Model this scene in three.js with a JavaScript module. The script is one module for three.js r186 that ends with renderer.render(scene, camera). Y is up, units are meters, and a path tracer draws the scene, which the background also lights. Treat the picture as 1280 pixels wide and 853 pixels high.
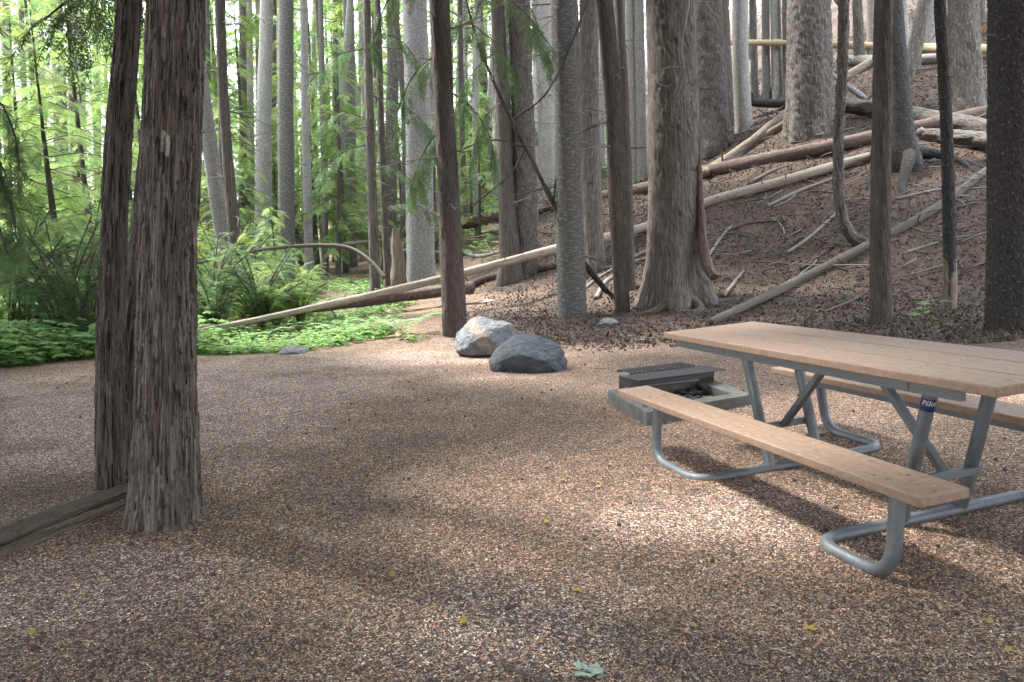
import * as THREE from 'three';
import { mergeGeometries } from 'three/addons/utils/BufferGeometryUtils.js';
import { RoundedBoxGeometry } from 'three/addons/geometries/RoundedBoxGeometry.js';

// ---------------------------------------------------------------- camera, sky, sun, exposure
const scene = new THREE.Scene();
const FOC = 965.2, EYE = 1.3517;
const camera = new THREE.PerspectiveCamera(2 * Math.atan(426.5 / FOC) * 180 / Math.PI, 1280 / 853, 0.05, 400);
camera.rotation.order = 'YXZ';
camera.position.set(0, EYE, 0);
camera.rotation.set(-0.1222, 0, -0.0194);
camera.updateMatrixWorld(true);

const SUN = new THREE.Vector3(-0.5, 0.85, -0.3).normalize();
const sun = new THREE.DirectionalLight(new THREE.Color(1.0, 0.965, 0.9), 3.2);
sun.target.position.set(0, 0, -8); sun.position.copy(SUN).multiplyScalar(60).add(sun.target.position);
sun.castShadow = true; sun.shadow.radius = 16; sun.shadow.mapSize.set(4096, 4096);
Object.assign(sun.shadow.camera, { left: -30, right: 30, top: 30, bottom: -30, near: 1, far: 140 });
scene.add(sun, sun.target);
{
  const w = 512, h = 256, d = new Float32Array(w * h * 4);
  for (let j = 0; j < h; j++) for (let i = 0; i < w; i++) {
    const el = (j + .5) / h * Math.PI - Math.PI / 2, t = Math.max(0, Math.sin(el)), k = (j * w + i) * 4;
    const up = Math.pow(t, .55);
    d[k] = 1.3 - .42 * up; d[k + 1] = 1.32 - .3 * up; d[k + 2] = 1.34 - .14 * up; d[k + 3] = 1;
  }
  const sky = new THREE.DataTexture(d, w, h, THREE.RGBAFormat, THREE.FloatType);
  sky.mapping = THREE.EquirectangularReflectionMapping; sky.magFilter = sky.minFilter = THREE.LinearFilter; sky.needsUpdate = true;
  scene.background = sky; scene.environment = sky;
}
const renderer = new THREE.WebGLRenderer({ antialias: true });
renderer.setSize(1024, 682); renderer.shadowMap.enabled = true;
renderer.toneMapping = THREE.LinearToneMapping;
renderer.toneMappingExposure = 5.9;

// ---------------------------------------------------------------- numbers and noise
const rng = s => { let a = s >>> 0; return () => { a = (a + 0x6D2B79F5) | 0; let t = Math.imul(a ^ (a >>> 15), 1 | a); t = (t + Math.imul(t ^ (t >>> 7), 61 | t)) ^ t; return ((t ^ (t >>> 14)) >>> 0) / 4294967296; }; };
const hash = (x, y, z) => { let h = Math.imul(x | 0, 374761393) + Math.imul(y | 0, 668265263) + Math.imul(z | 0, 1274126177); h = Math.imul(h ^ (h >>> 13), 1274126177); return ((h ^ (h >>> 16)) >>> 0) / 4294967296; };
const sm = t => t * t * (3 - 2 * t), mix = (a, b, t) => a + (b - a) * t, clamp = (x, a = 0, b = 1) => Math.min(b, Math.max(a, x)), step = (a, b, x) => sm(clamp((x - a) / (b - a)));
const GX = [1, -1, 1, -1, 1.4, -1.4, 0, 0, .7, -.7, .7, -.7, 1.2, -1.2, .3, -.3], GY = [1, 1, -1, -1, 0, 0, 1.4, -1.4, 1.2, 1.2, -1.2, -1.2, -.7, .7, 1.35, -1.35], GZ = [.6, -.6, -.6, .6, .9, -.9, -.9, .9, 1, -1, 1, -1, .4, -.4, .8, -.8];
function noise(x, y, z = 0, px = 0, py = 0) {            // gradient noise in about -1..1; px, py: period for tiles
  const X = Math.floor(x), Y = Math.floor(y), Z = Math.floor(z), dx = x - X, dy = y - Y, dz = z - Z, fx = sm(dx), fy = sm(dy);
  const wx = v => px ? ((v % px) + px) % px : v, wy = v => py ? ((v % py) + py) % py : v, x0 = wx(X), x1 = wx(X + 1), y0 = wy(Y), y1 = wy(Y + 1);
  const c = (i, j, k, a, b, d) => { const h = (hash(i, j, k) * 16) | 0; return GX[h] * a + GY[h] * b + GZ[h] * d; };
  const lay = (k, d) => mix(mix(c(x0, y0, k, dx, dy, d), c(x1, y0, k, dx - 1, dy, d), fx), mix(c(x0, y1, k, dx, dy - 1, d), c(x1, y1, k, dx - 1, dy - 1, d), fx), fy);
  if (!dz) return lay(Z, 0) * 1.15;
  return mix(lay(Z, dz), lay(Z + 1, dz - 1), sm(dz)) * 1.15;
}
const fbm = (x, y, z = 0, n = 4, px = 0, py = 0) => { let s = 0, a = .5, f = 1; for (let i = 0; i < n; i++) { s += a * noise(x * f, y * f, Number.isInteger(z) ? z + i * 7 : z * f + i * 7, px * f, py * f); a *= .5; f *= 2; } return s; };
const V = (x, y, z) => new THREE.Vector3(x, y, z);
const YUP = V(0, 1, 0);

// ---------------------------------------------------------------- terrain and placing
const softplus = (s, k) => s > 8 * k ? s : k * Math.log(1 + Math.exp(s / k));
function ground(x, z) {
  const d = -z;
  let h = 0.0655 * (softplus(x - 1.15, .25) - softplus(x - 9, 1)) + 0.0035 * (z + 5.26) * step(.4, 1.6, x) * (1 - step(7, 9, d));
  h += 0.025 * softplus(d - 11, 1.5);
  const s1 = (x - 1.2) * .457 + (d - 14.6) * .889, s2 = (x - 1.0) * .9 + (d - 15) * .35;
  const s = -softplus(-s1 + s2, .8) + s2;                // smooth minimum of the two slopes
  const hill = 0.5 * softplus(s, .5);
  h += hill - .06 * softplus(hill - 11, 2);
  const rough = step(8.5, 12, d + Math.max(0, x - 4) * .6);
  h += (.006 + .05 * rough) * fbm(x * 1.3, z * 1.3, 33, 3) + .22 * rough * step(0, 2, hill) * fbm(x * .35, z * .35, 81, 3) + .012 * rough * fbm(x * 6, z * 6, 17, 2);
  h -= .35 * step(-1.5, -4, x) * step(9.5, 12, d) * (1 - step(16, 24, d)) * .6;
  return h;
}
const camR = V(1, 0, 0).applyQuaternion(camera.quaternion), camU = V(0, 1, 0).applyQuaternion(camera.quaternion), camF = V(0, 0, -1).applyQuaternion(camera.quaternion);
const dir = (px, py) => camF.clone().addScaledVector(camR, (px - 640) / FOC).addScaledVector(camU, (426.5 - py) / FOC);
const at = (px, py, t) => camera.position.clone().addScaledVector(dir(px, py), t);              // a place at distance t
const atZ = (px, py, z) => { const r = dir(px, py); return at(px, py, (z - camera.position.z) / r.z); };
const depthOf = p => p.clone().sub(camera.position).dot(camF);
function hit(px, py, far = 90) {                                                                // where a line of sight meets the ground
  const r = dir(px, py); let a = .5;
  for (let t = .6; t < far; t *= 1.02) { const p = at(px, py, t); if (p.y < ground(p.x, p.z)) { let lo = a, hi = t; for (let i = 0; i < 24; i++) { const m = (lo + hi) / 2, q = at(px, py, m); if (q.y < ground(q.x, q.z)) hi = m; else lo = m; } return at(px, py, hi); } a = t; }
  const p = at(px, py, far); p.y = ground(p.x, p.z); return p;
}
const onGround = (x, z, up = 0) => V(x, ground(x, z) + up, z);

// ---------------------------------------------------------------- naming
const taken = {};
const numbered = n => { const k = taken[n] = (taken[n] ?? -1) + 1; return k ? `${n}_${String(k).padStart(3, '0')}` : n; };
function tag(o, label, category, group, kind) { Object.assign(o.userData, label && { label }, category && { category }, group && { group }, kind && { kind }); return o; }
const shadow = m => { m.castShadow = m.receiveShadow = true; return m; };
function thing(name, label, category, group) { const o = new THREE.Group(); o.name = numbered(name); scene.add(o); return tag(o, label, category, group); }
function part(name, geo, mat, parent) { const m = shadow(new THREE.Mesh(geo, mat)); m.name = name; parent.add(m); return m; }
function solo(name, geo, mat, label, category, group, kind) { const m = shadow(new THREE.Mesh(geo, mat)); m.name = numbered(name); scene.add(m); return tag(m, label, category, group, kind); }
function many(name, geo, mat, places, parent, colours) {  // places: Matrix4[]
  const m = shadow(new THREE.InstancedMesh(geo, mat, places.length)); m.name = name;
  places.forEach((p, i) => m.setMatrixAt(i, p));
  if (colours) places.forEach((p, i) => m.setColorAt(i, colours(i)));
  m.userData.kind = 'stuff'; parent.add(m); return m;
}

// ---------------------------------------------------------------- textures
function tex(w, h, f, srgb) {                             // f(i, j) -> [r, g, b] 0..1 (stored as is)
  const d = new Uint8Array(w * h * 4);
  for (let j = 0; j < h; j++) for (let i = 0; i < w; i++) { const c = f(i, j), k = (j * w + i) * 4; d[k] = clamp(c[0]) * 255; d[k + 1] = clamp(c[1]) * 255; d[k + 2] = clamp(c[2]) * 255; d[k + 3] = 255; }
  const t = new THREE.DataTexture(d, w, h); t.wrapS = t.wrapT = THREE.RepeatWrapping; t.magFilter = THREE.LinearFilter; t.minFilter = THREE.LinearMipmapLinearFilter; t.generateMipmaps = true;
  if (srgb) t.colorSpace = THREE.SRGBColorSpace; t.needsUpdate = true; return t;
}
const srgb = c => c <= .0031308 ? c * 12.92 : 1.055 * Math.pow(c, 1 / 2.4) - .055;
const GR = new Float32Array(1 << 20), SP = new Float32Array(1 << 20);
for (let k = 0; k < 1 << 20; k++) { const i = k & 1023, j = k >> 10; GR[k] = .6 * noise(i * .5, j * .0625, 25, 512, 64) + .6 * noise(i * .875, j * .375, 65, 896, 384); SP[k] = noise(i * .375, j * .375, 15, 384, 384); }
// bark: overlapping flakes are laid one over another; each flake has its own tone
function barkTexture({ n, w, l, size, seed, tones, grain, lichen, relief, base, ragged = .35, bump }) {
  const N = 1024, H = new Float32Array(N * N), T = new Float32Array(N * N), r = rng(seed), [sx, sy] = size;
  const coarse = (f, M = 256) => { const a = new Float32Array(M * M); for (let j = 0; j < M; j++) for (let i = 0; i < M; i++) a[j * M + i] = f(i / M, j / M); return (i, j) => { const x = i * M / N, y = j * M / N, X = Math.floor(x), Y = Math.floor(y), fx = x - X, fy = y - Y, X2 = (X + 1) % M, Y2 = (Y + 1) % M; return mix(mix(a[Y * M + X], a[Y * M + X2], fx), mix(a[Y2 * M + X], a[Y2 * M + X2], fx), fy); }; };
  const bh = coarse((x, y) => fbm(x * base[0], y * base[1], seed, 3, base[0], base[1])), bt = coarse((x, y) => noise(x * base[0] * 2, y * base[1], seed + 3, base[0] * 2, base[1]));
  const li = lichen && coarse((x, y) => fbm(x * lichen[1], y * Math.round(lichen[1] * sy / sx * (lichen[3] ?? 1)), seed + 20, 5, lichen[1], Math.round(lichen[1] * sy / sx * (lichen[3] ?? 1))), 512);
  for (let j = 0; j < N; j++) for (let i = 0; i < N; i++) { H[j * N + i] = .25 + .25 * bh(i, j); T[j * N + i] = .35 + .3 * bt(i, j); }
  for (let q = 0; q < n; q++) {
    const cx = r() * N, cy = r() * N, hw = mix(w[0], w[1], r() * r()) / sx * N / 2, hl = mix(l[0], l[1], r() * r()) / sy * N / 2, lev = r() * .55, th = .18 + .3 * r(), tone = r(), lean = (r() - .5) * hw * 1.6, ph = r() * 100, peel = (r() - .35) * .25;
    for (let y = -Math.ceil(hl); y <= hl; y++) {
      const v = y / hl, taper = Math.pow(1 - Math.abs(v) ** 3, .6) * (1 + ragged * noise(y * .09, ph, 5)), off = lean * v + hw * .5 * noise(y * .03, ph, 9), ww = hw * taper;
      const row = ((Math.round(cy + y) % N) + N) % N;
      for (let x = Math.floor(-ww); x <= ww; x++) {
        const u = x / Math.max(ww, .5), k = row * N + (((Math.round(cx + x + off) % N) + N) % N), hh = lev + th * (1 - u * u * u * u) + peel * -v;
        if (hh > H[k]) { H[k] = hh; T[k] = tone; }
      }
    }
  }
  let lo = 9, hi = -9; for (const v of H) { if (v < lo) lo = v; if (v > hi) hi = v; }
  for (let k = 0; k < H.length; k++) H[k] = (H[k] - lo) / (hi - lo);
  const col = tex(N, N, (i, j) => {
    const k = j * N + i, t = clamp(T[k]), g = 1 + grain * GR[j * N + i];
    const p = t * (tones.length - 1), a = Math.min(tones.length - 2, Math.floor(p)), f = p - a;
    let c = [0, 1, 2].map(q => mix(tones[a][q], tones[a + 1][q], f) * g);
    if (lichen) { const m = step(lichen[0], lichen[0] + .12, li(i, j)) * (.5 + .5 * SP[j * N + i]); c = c.map((v, q) => mix(v, lichen[2][q], clamp(m))); }
    return c.map(srgb);
  }, true);
  const bmp = tex(N, N, (i, j) => { const v = clamp(H[j * N + i] * .92 + .08 * (.5 + .5 * GR[j * N + i])); return [v, v, v]; });
  const mat = new THREE.MeshStandardMaterial({ map: col, bumpMap: bmp, bumpScale: bump ?? relief * .8, roughness: .93 });
  const sample = (u, v) => { let x = (u - Math.floor(u)) * N, y = (v - Math.floor(v)) * N; const i = Math.floor(x) % N, j = Math.floor(y) % N, fx = x - Math.floor(x), fy = y - Math.floor(y), i2 = (i + 1) % N, j2 = (j + 1) % N; return mix(mix(H[j * N + i], H[j * N + i2], fx), mix(H[j2 * N + i], H[j2 * N + i2], fx), fy); };
  return { mat, sample, size, relief };
}
const BARK = {
  cedar: barkTexture({ n: 3700, w: [.005, .019], l: [.08, .55], size: [.7, 1.4], seed: 11, base: [18, 3], relief: .036, bump: .034, grain: .45, ragged: .5, tones: [[.05, .037, .03], [.085, .066, .054], [.118, .096, .082], [.165, .142, .125], [.092, .062, .047], [.235, .215, .195]] }),
  red: barkTexture({ n: 3400, w: [.005, .018], l: [.06, .4], size: [.6, 1.2], seed: 12, base: [16, 3], relief: .024, bump: .032, grain: .45, ragged: .5, tones: [[.038, .027, .022], [.06, .043, .035], [.085, .064, .054], [.12, .1, .088], [.066, .044, .035]] }),
  fir: barkTexture({ n: 6000, w: [.006, .022], l: [.006, .03], size: [.7, .7], seed: 13, base: [12, 10], relief: .009, grain: .3, lichen: [.12, 9, [.22, .216, .205], 2.6], tones: [[.055, .048, .044], [.09, .081, .076], [.13, .122, .116], [.075, .063, .058]] }),
  dark: barkTexture({ n: 5200, w: [.01, .032], l: [.015, .07], size: [.7, .9], seed: 14, base: [12, 8], relief: .022, bump: .03, grain: .35, lichen: [.3, 18, [.2, .19, .18]], tones: [[.018, .015, .014], [.034, .028, .026], [.052, .045, .041], [.028, .021, .019]] }),
  furrow: barkTexture({ n: 1500, w: [.016, .045], l: [.06, .4], size: [1.1, 1.6], seed: 15, base: [16, 5], relief: .05, bump: .05, grain: .4, lichen: [.28, 14, [.27, .27, .23]], tones: [[.046, .037, .031], [.077, .064, .055], [.105, .091, .081], [.143, .127, .115], [.068, .053, .043]] }),
  pale: barkTexture({ n: 3200, w: [.01, .04], l: [.02, .14], size: [.8, 1.2], seed: 16, base: [10, 6], relief: .012, grain: .3, lichen: [.14, 12, [.36, .35, .33], 1.6], tones: [[.136, .123, .111], [.212, .200, .187], [.289, .276, .264], [.170, .153, .140]] }),
  wood: barkTexture({ n: 700, w: [.004, .014], l: [.2, 1.2], size: [.5, 1.5], seed: 17, base: [22, 2], relief: .008, grain: .5, lichen: [.22, 10, [.1, .085, .07]], tones: [[.135, .108, .086], [.198, .171, .144], [.261, .234, .207], [.171, .135, .108]] }),
  redwood: barkTexture({ n: 900, w: [.008, .03], l: [.08, .5], size: [.6, 1.4], seed: 18, base: [14, 3], relief: .012, grain: .5, lichen: [.25, 9, [.22, .18, .15]], tones: [[.048, .032, .026], [.080, .050, .040], [.120, .080, .064], [.064, .040, .032], [.160, .124, .100]] }),
  rot: barkTexture({ n: 900, w: [.005, .024], l: [.08, .7], size: [.5, 1.2], seed: 19, base: [18, 3], relief: .022, grain: .5, tones: [[.145, .085, .043], [.196, .132, .076], [.187, .157, .128], [.246, .221, .196], [.085, .060, .043]] }),
};
console.log('bark done');

// ---------------------------------------------------------------- trunks, logs, branches: a tapering tube along a path
function tube({ pts, rad, kind, radial = 12, ds = .25, fine = 0, dsFine = .02, flare = 0, lobes = 0, seed = 1, disp = 1, rough = .05, caps = true, flareH = .35, tile = 1 }) {
  const B = BARK[kind], curve = new THREE.CatmullRomCurve3(pts, false, 'centripetal'); curve.arcLengthDivisions = Math.max(40, pts.length * 14);
  const L = curve.getLength(), cum = [0]; for (let i = 1; i < pts.length; i++) cum.push(cum[i - 1] + pts[i].distanceTo(pts[i - 1]));
  const radius = s => { const q = s / L * cum[cum.length - 1]; let i = 0; while (i < cum.length - 2 && cum[i + 1] < q) i++; return mix(rad[i], rad[i + 1], clamp((q - cum[i]) / (cum[i + 1] - cum[i]))); };
  const S = []; let s = 0; while (s < L) { S.push(s); s += s < fine ? dsFine : ds * (1 + Math.max(0, s - fine) * .04); } S.push(L);
  const r0 = radius(0), k = Math.max(1, Math.round(2 * Math.PI * r0 / (B.size[0] * tile))), P = [], UV = [], I = [];
  const T0 = curve.getTangentAt(0); let N = Math.abs(T0.y) > .7 ? V(1, 0, 0) : V(0, 1, 0); N.addScaledVector(T0, -N.dot(T0)).normalize();
  const ph = hash(seed, 7, 1) * 10;
  for (const s of S) {
    const u = s / L, c = curve.getPointAt(u), T = curve.getTangentAt(u); N.addScaledVector(T, -N.dot(T)).normalize(); const Bn = T.clone().cross(N), r = radius(s), fl = flare * Math.exp(-Math.max(0, s - .3) / flareH);
    for (let i = 0; i <= radial; i++) {
      const a = i / radial * Math.PI * 2, ca = Math.cos(a), sa = Math.sin(a), tu = i / radial * k + ph, tv = s / B.size[1] / tile + ph;
      let rr = r * (1 + rough * (noise(ca * 1.3 + seed, sa * 1.3, s * .9 + 3) + .5 * noise(ca * 2.6 + seed, sa * 2.6, s * 3 + 9)));
      if (fl) { const lo = lobes ? .45 + .55 * Math.cos(lobes * a + ph + .7 * Math.sin(a + ph)) + .35 * noise(ca * 2.2 + seed, sa * 2.2, 15) : 1; rr *= 1 + fl * Math.max(0, lo); }
      if (disp) rr += disp * B.relief * (B.sample(tu, tv) - .6) * Math.min(1, r / .05);
      P.push(c.x + rr * (N.x * ca + Bn.x * sa), c.y + rr * (N.y * ca + Bn.y * sa), c.z + rr * (N.z * ca + Bn.z * sa)); UV.push(tu, tv);
    }
  }
  const n = radial + 1;
  for (let j = 0; j < S.length - 1; j++) for (let i = 0; i < radial; i++) { const a = j * n + i; I.push(a, a + 1, a + n, a + 1, a + n + 1, a + n); }
  if (caps) for (const [j, e] of [[0, pts[0]], [S.length - 1, pts[pts.length - 1]]]) { const c = P.length / 3; P.push(e.x, e.y, e.z); UV.push(ph, ph); for (let i = 0; i < radial; i++) j ? I.push(c, j * n + i, j * n + i + 1) : I.push(c, j * n + i + 1, j * n + i); }
  const g = new THREE.BufferGeometry(); g.setAttribute('position', new THREE.Float32BufferAttribute(P, 3)); g.setAttribute('uv', new THREE.Float32BufferAttribute(UV, 2)); g.setIndex(I); g.computeVertexNormals();
  const nm = g.attributes.normal; for (let j = 0; j < S.length; j++) { const a = j * n, b = a + radial, v = V(nm.getX(a) + nm.getX(b), nm.getY(a) + nm.getY(b), nm.getZ(a) + nm.getZ(b)).normalize(); nm.setXYZ(a, v.x, v.y, v.z); nm.setXYZ(b, v.x, v.y, v.z); }
  return g;
}

// ---------------------------------------------------------------- foliage shapes
class Leaves {
  constructor() { this.p = []; }
  lens(b, t, w, n) {                                      // a pointed leaf from b to t, w wide, n its normal
    const d = t.clone().sub(b), s = d.clone().cross(n).setLength(w / 2), m = b.clone().addScaledVector(d, .42), q = m.clone().addScaledVector(n, -w * .12);
    const L = q.clone().add(s), R = q.clone().sub(s); for (const v of [b, L, m, b, m, R, L, t, m, m, t, R]) this.p.push(v.x, v.y, v.z);
  }
  flat(b, t, w, n) { const d = t.clone().sub(b), s = d.clone().cross(n).setLength(w / 2), m = b.clone().addScaledVector(d, .4), L = m.clone().add(s), R = m.clone().sub(s); for (const v of [b, L, t, b, t, R]) this.p.push(v.x, v.y, v.z); }
  stem(b, t, w) { const d = t.clone().sub(b), s = d.clone().cross(Math.abs(d.y) > d.length() * .8 ? V(1, 0, 0) : YUP).setLength(w / 2), s2 = d.clone().cross(s).setLength(w / 2); for (const e of [s, s2]) { const a = b.clone().add(e), c = b.clone().sub(e); for (const v of [a, c, t]) this.p.push(v.x, v.y, v.z); } }
  build() { const g = new THREE.BufferGeometry(); g.setAttribute('position', new THREE.Float32BufferAttribute(this.p, 3)); g.setAttribute('uv', new THREE.Float32BufferAttribute(new Float32Array(this.p.length / 3 * 2), 2)); g.computeVertexNormals(); return g; }
}
function spray({ len, pairs, twig, sub, w, droop, seed, gap = 0 }) { // a flat conifer spray along +x, lying in xz
  const r = rng(seed), L = new Leaves(), ax = t => V(t * len, -droop * t * t * len, .03 * len * Math.sin(t * 5 + seed));
  for (let i = 0; i < 8; i++) L.stem(ax(i / 8), ax((i + 1.2) / 8), .006);
  for (let i = 1; i <= pairs; i++) for (const sd of [-1, 1]) {
    if (r() < gap) continue;
    const t = i / (pairs + 1), b = ax(t), tl = twig * Math.pow(1 - t, .55) * (.55 + .45 * Math.min(1, t * 5)) * (.75 + .5 * r()), a = (.95 - .35 * t) * (.85 + .3 * r());
    const d = V(Math.cos(a), -.12 - .3 * droop * r() + .12 * (r() - .3), sd * Math.sin(a)).normalize(), up = V((r() - .5) * .5, 1, (r() - .5) * .5).normalize(), tip = b.clone().addScaledVector(d, tl); tip.y -= tl * droop * .35;
    L.flat(b, tip, w, up);
    const ns = Math.max(1, Math.round(tl / sub));
    for (let j = 1; j <= ns; j++) for (const s2 of [-1, 1]) {
      const q = b.clone().lerp(tip, (j - .3) / (ns + .6)), sl = sub * 2.1 * (1 - j / (ns + 2)) * (.7 + .6 * r()), aa = s2 * (.75 + .3 * r()), dd = d.clone().applyAxisAngle(up, aa);
      dd.y -= .25 * r(); L.flat(q, q.clone().addScaledVector(dd, sl), w, up);
    }
  }
  const e = ax(1); L.flat(ax(.9), e.add(V(.04, -.02, 0)), w, YUP);
  return L.build();
}
const SPRAY = {
  hemlock: [1, 2, 3].map(s => spray({ len: .62, pairs: 11, twig: .25, sub: .034, w: .0125, droop: .22, seed: s, gap: .06 })),
  cedar: [4, 5].map(s => spray({ len: .6, pairs: 10, twig: .2, sub: .04, w: .015, droop: .55, seed: s, gap: .1 })),
  far: [6, 7].map(s => spray({ len: 1.0, pairs: 13, twig: .4, sub: .06, w: .019, droop: .3, seed: s, gap: .08 })),
  bough: [8, 9].map(s => spray({ len: 2.6, pairs: 9, twig: 1.0, sub: .2, w: .13, droop: .22, seed: s, gap: .08 })),
};
const leafMat = (c, tr = .45) => new THREE.MeshPhysicalMaterial({ color: new THREE.Color().setRGB(...c), roughness: .85, specularIntensity: .35, transmission: tr, thickness: 0, side: THREE.DoubleSide });
const LEAF = { hemlock: leafMat([.27, .38, .12], .55), cedar: leafMat([.12, .19, .08], .45), far: leafMat([.27, .38, .12], .55), bough: leafMat([.06, .1, .035], .4), herb: leafMat([.17, .31, .07], .5), shrub: leafMat([.16, .24, .11], .5), moss: leafMat([.1, .16, .03], .3), dead: leafMat([.3, .14, .05], .3) };
const tint = (r, a = .25) => { const k = 1 + a * (r() * 2 - 1), y = 1 + a * .6 * (r() * 2 - 1); return new THREE.Color().setRGB(k * y, k, k * (1.6 - .6 * y)); };
const M4 = (p, q, s) => new THREE.Matrix4().compose(p, q, V(s, s, s));
function aim(d, roll = 0, up = YUP) {                     // turn +x to d, keep y near up
  const x = d.clone().normalize(), z = x.clone().cross(up).normalize(), y = z.clone().cross(x); return new THREE.Quaternion().setFromRotationMatrix(new THREE.Matrix4().makeBasis(x, y, z)).multiply(new THREE.Quaternion().setFromAxisAngle(V(1, 0, 0), roll));
}
function crown(parent, axis, hb, ht, R, n, seed, mat = LEAF.bough, geos = SPRAY.bough, scale = 1, sag = .25) { // boughs round the upper stem
  const r = rng(seed), lists = geos.map(() => []);
  for (let i = 0; i < n; i++) {
    const f = (i + r()) / n, y = mix(hb, ht, f), c = axis(y), a = r() * Math.PI * 2, len = R * Math.pow(1 - f * .92, .7) * (.7 + .5 * r());
    const d = V(Math.cos(a), mix(-sag, .25, f) + .2 * (r() - .5), Math.sin(a)).normalize(), k = len / 2.6 * scale;
    lists[i % geos.length].push(new THREE.Matrix4().compose(c.clone().addScaledVector(d, len * .08), aim(d, (r() - .5) * .7), V(k, k, k * (.9 + .3 * r()))));
    if (len > 1.6) { const q = c.clone().addScaledVector(d, len * .35), d2 = d.clone().applyAxisAngle(YUP, (r() < .5 ? 1 : -1) * .6); lists[(i + 1) % geos.length].push(M4(q, aim(d2, (r() - .5)), k * .62)); }
  }
  lists.forEach((l, i) => l.length && many('crown', geos[i], mat, l.filter(m => clear(m)), parent, () => tint(r)));
}
// the gap in the canopy through which the sun reaches the ground beside the bench
const GAPS = [];
function clear(m) { for (const lx of [0, .9, 1.8, 2.6]) { const p = V(lx, 0, 0).applyMatrix4(m); for (const [g, rad] of GAPS) { const v = p.clone().sub(g), t = v.dot(SUN); if (t > 2 && v.addScaledVector(SUN, -t).length() < rad) return false; } } return true; }
GAPS.push([hit(905, 640), 1.05], [hit(620, 770), .55]);

// ---------------------------------------------------------------- ground
const litterMats = (() => {                               // needle litter, drawn as thousands of little pieces; a second map holds their heights
  const N = 2048, c = document.createElement('canvas'), b = document.createElement('canvas'); c.width = c.height = b.width = b.height = N;
  const g = c.getContext('2d'), h = b.getContext('2d'), r = rng(77);
  g.fillStyle = 'rgb(58,46,40)'; g.fillRect(0, 0, N, N); h.fillStyle = 'rgb(60,60,60)'; h.fillRect(0, 0, N, N);
  const tones = [[158, 134, 114], [122, 92, 74], [180, 160, 142], [84, 64, 54], [130, 120, 114], [46, 38, 35], [156, 110, 82], [96, 92, 92], [196, 180, 162], [60, 48, 42]];
  g.lineCap = h.lineCap = 'round';
  for (let i = 0; i < 90000; i++) {
    const x = r() * N, y = r() * N, a = r() * 6.283, big = r(), L = big < .7 ? 3 + r() * 9 : 8 + r() * 18, w = big < .7 ? 2 + r() * 4 : 1.2 + r() * 1.6, t = tones[Math.floor(r() * tones.length)], k = .75 + .5 * r(), z = Math.floor(70 + i / 90000 * 110 + r() * 60);
    g.strokeStyle = `rgb(${t.map(v => Math.min(255, Math.floor(v * k))).join(',')})`; h.strokeStyle = `rgb(${z},${z},${z})`; g.lineWidth = h.lineWidth = w;
    const dx = Math.cos(a) * L / 2, dy = Math.sin(a) * L / 2, bx = (r() - .5) * L * .4, by = (r() - .5) * L * .4;
    for (const ox of x < 30 ? [0, N] : x > N - 30 ? [0, -N] : [0]) for (const oy of y < 30 ? [0, N] : y > N - 30 ? [0, -N] : [0]) for (const q of [g, h]) { q.beginPath(); q.moveTo(x - dx + ox, y - dy + oy); q.quadraticCurveTo(x + bx + ox, y + by + oy, x + dx + ox, y + dy + oy); q.stroke(); }
  }
  const t1 = new THREE.CanvasTexture(c), t2 = new THREE.CanvasTexture(b); for (const t of [t1, t2]) { t.wrapS = t.wrapT = THREE.RepeatWrapping; } t1.colorSpace = THREE.SRGBColorSpace;
  return new THREE.MeshStandardMaterial({ map: t1, bumpMap: t2, bumpScale: .007, roughness: .95, vertexColors: true });
})();
const spots = [[hit(330, 480), 2.1, 1.7], [hit(40, 530), 2.4, 1.9], [hit(640, 790), .5, .35], [hit(470, 450), 1.6, .8], [hit(880, 640), .55, .45], [hit(120, 740), .5, .4]];
const slope = (x, z) => step(8, 11.5, -z + Math.max(0, x - 2.4) * .9) * step(-2.5, 1.5, x + .3 * fbm(x, z, 22, 3)); // where the dark forest soil begins
const greyAt = (x, z) => { let g = 0; for (const [p, a, b] of spots) g = Math.max(g, clamp(1.35 - Math.hypot((x - p.x) / a, (z - p.z) / b) + fbm(x * .8, z * .8, 55, 4) * 1.2 + fbm(x * 2.7, z * 2.7, 95, 3) * .5)); return sm(g); }; // bare grey gravel
function zone(x, z) {                                     // colour of what lies on the ground: needles, grey gravel, dark forest soil
  const d = -z, hillside = slope(x, z), n1 = fbm(x * .8, z * .8, 55, 4), n2 = fbm(x * 2.7, z * 2.7, 95, 3);
  const grey = greyAt(x, z);
  const veg = step(-1.2, -2.5, x + n1) * step(9.3, 10.6, d);
  let c = [1.06 + .5 * n1, .96 + .42 * n1, .85 + .34 * n1];
  c = c.map((v, i) => mix(v, [1.5, 1.52, 1.56][i], grey * .85));
  c = c.map((v, i) => mix(v, [.215, .18, .158][i] * (1 + .5 * n1 + .3 * n2), hillside * .85));
  c = c.map((v, i) => mix(v, [.5, .5, .3][i], veg * .7));
  return c.map(v => v * 1.22 * (1 + .3 * n2 + .25 * fbm(x * 9, z * 9, 41, 3)));
}
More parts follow.
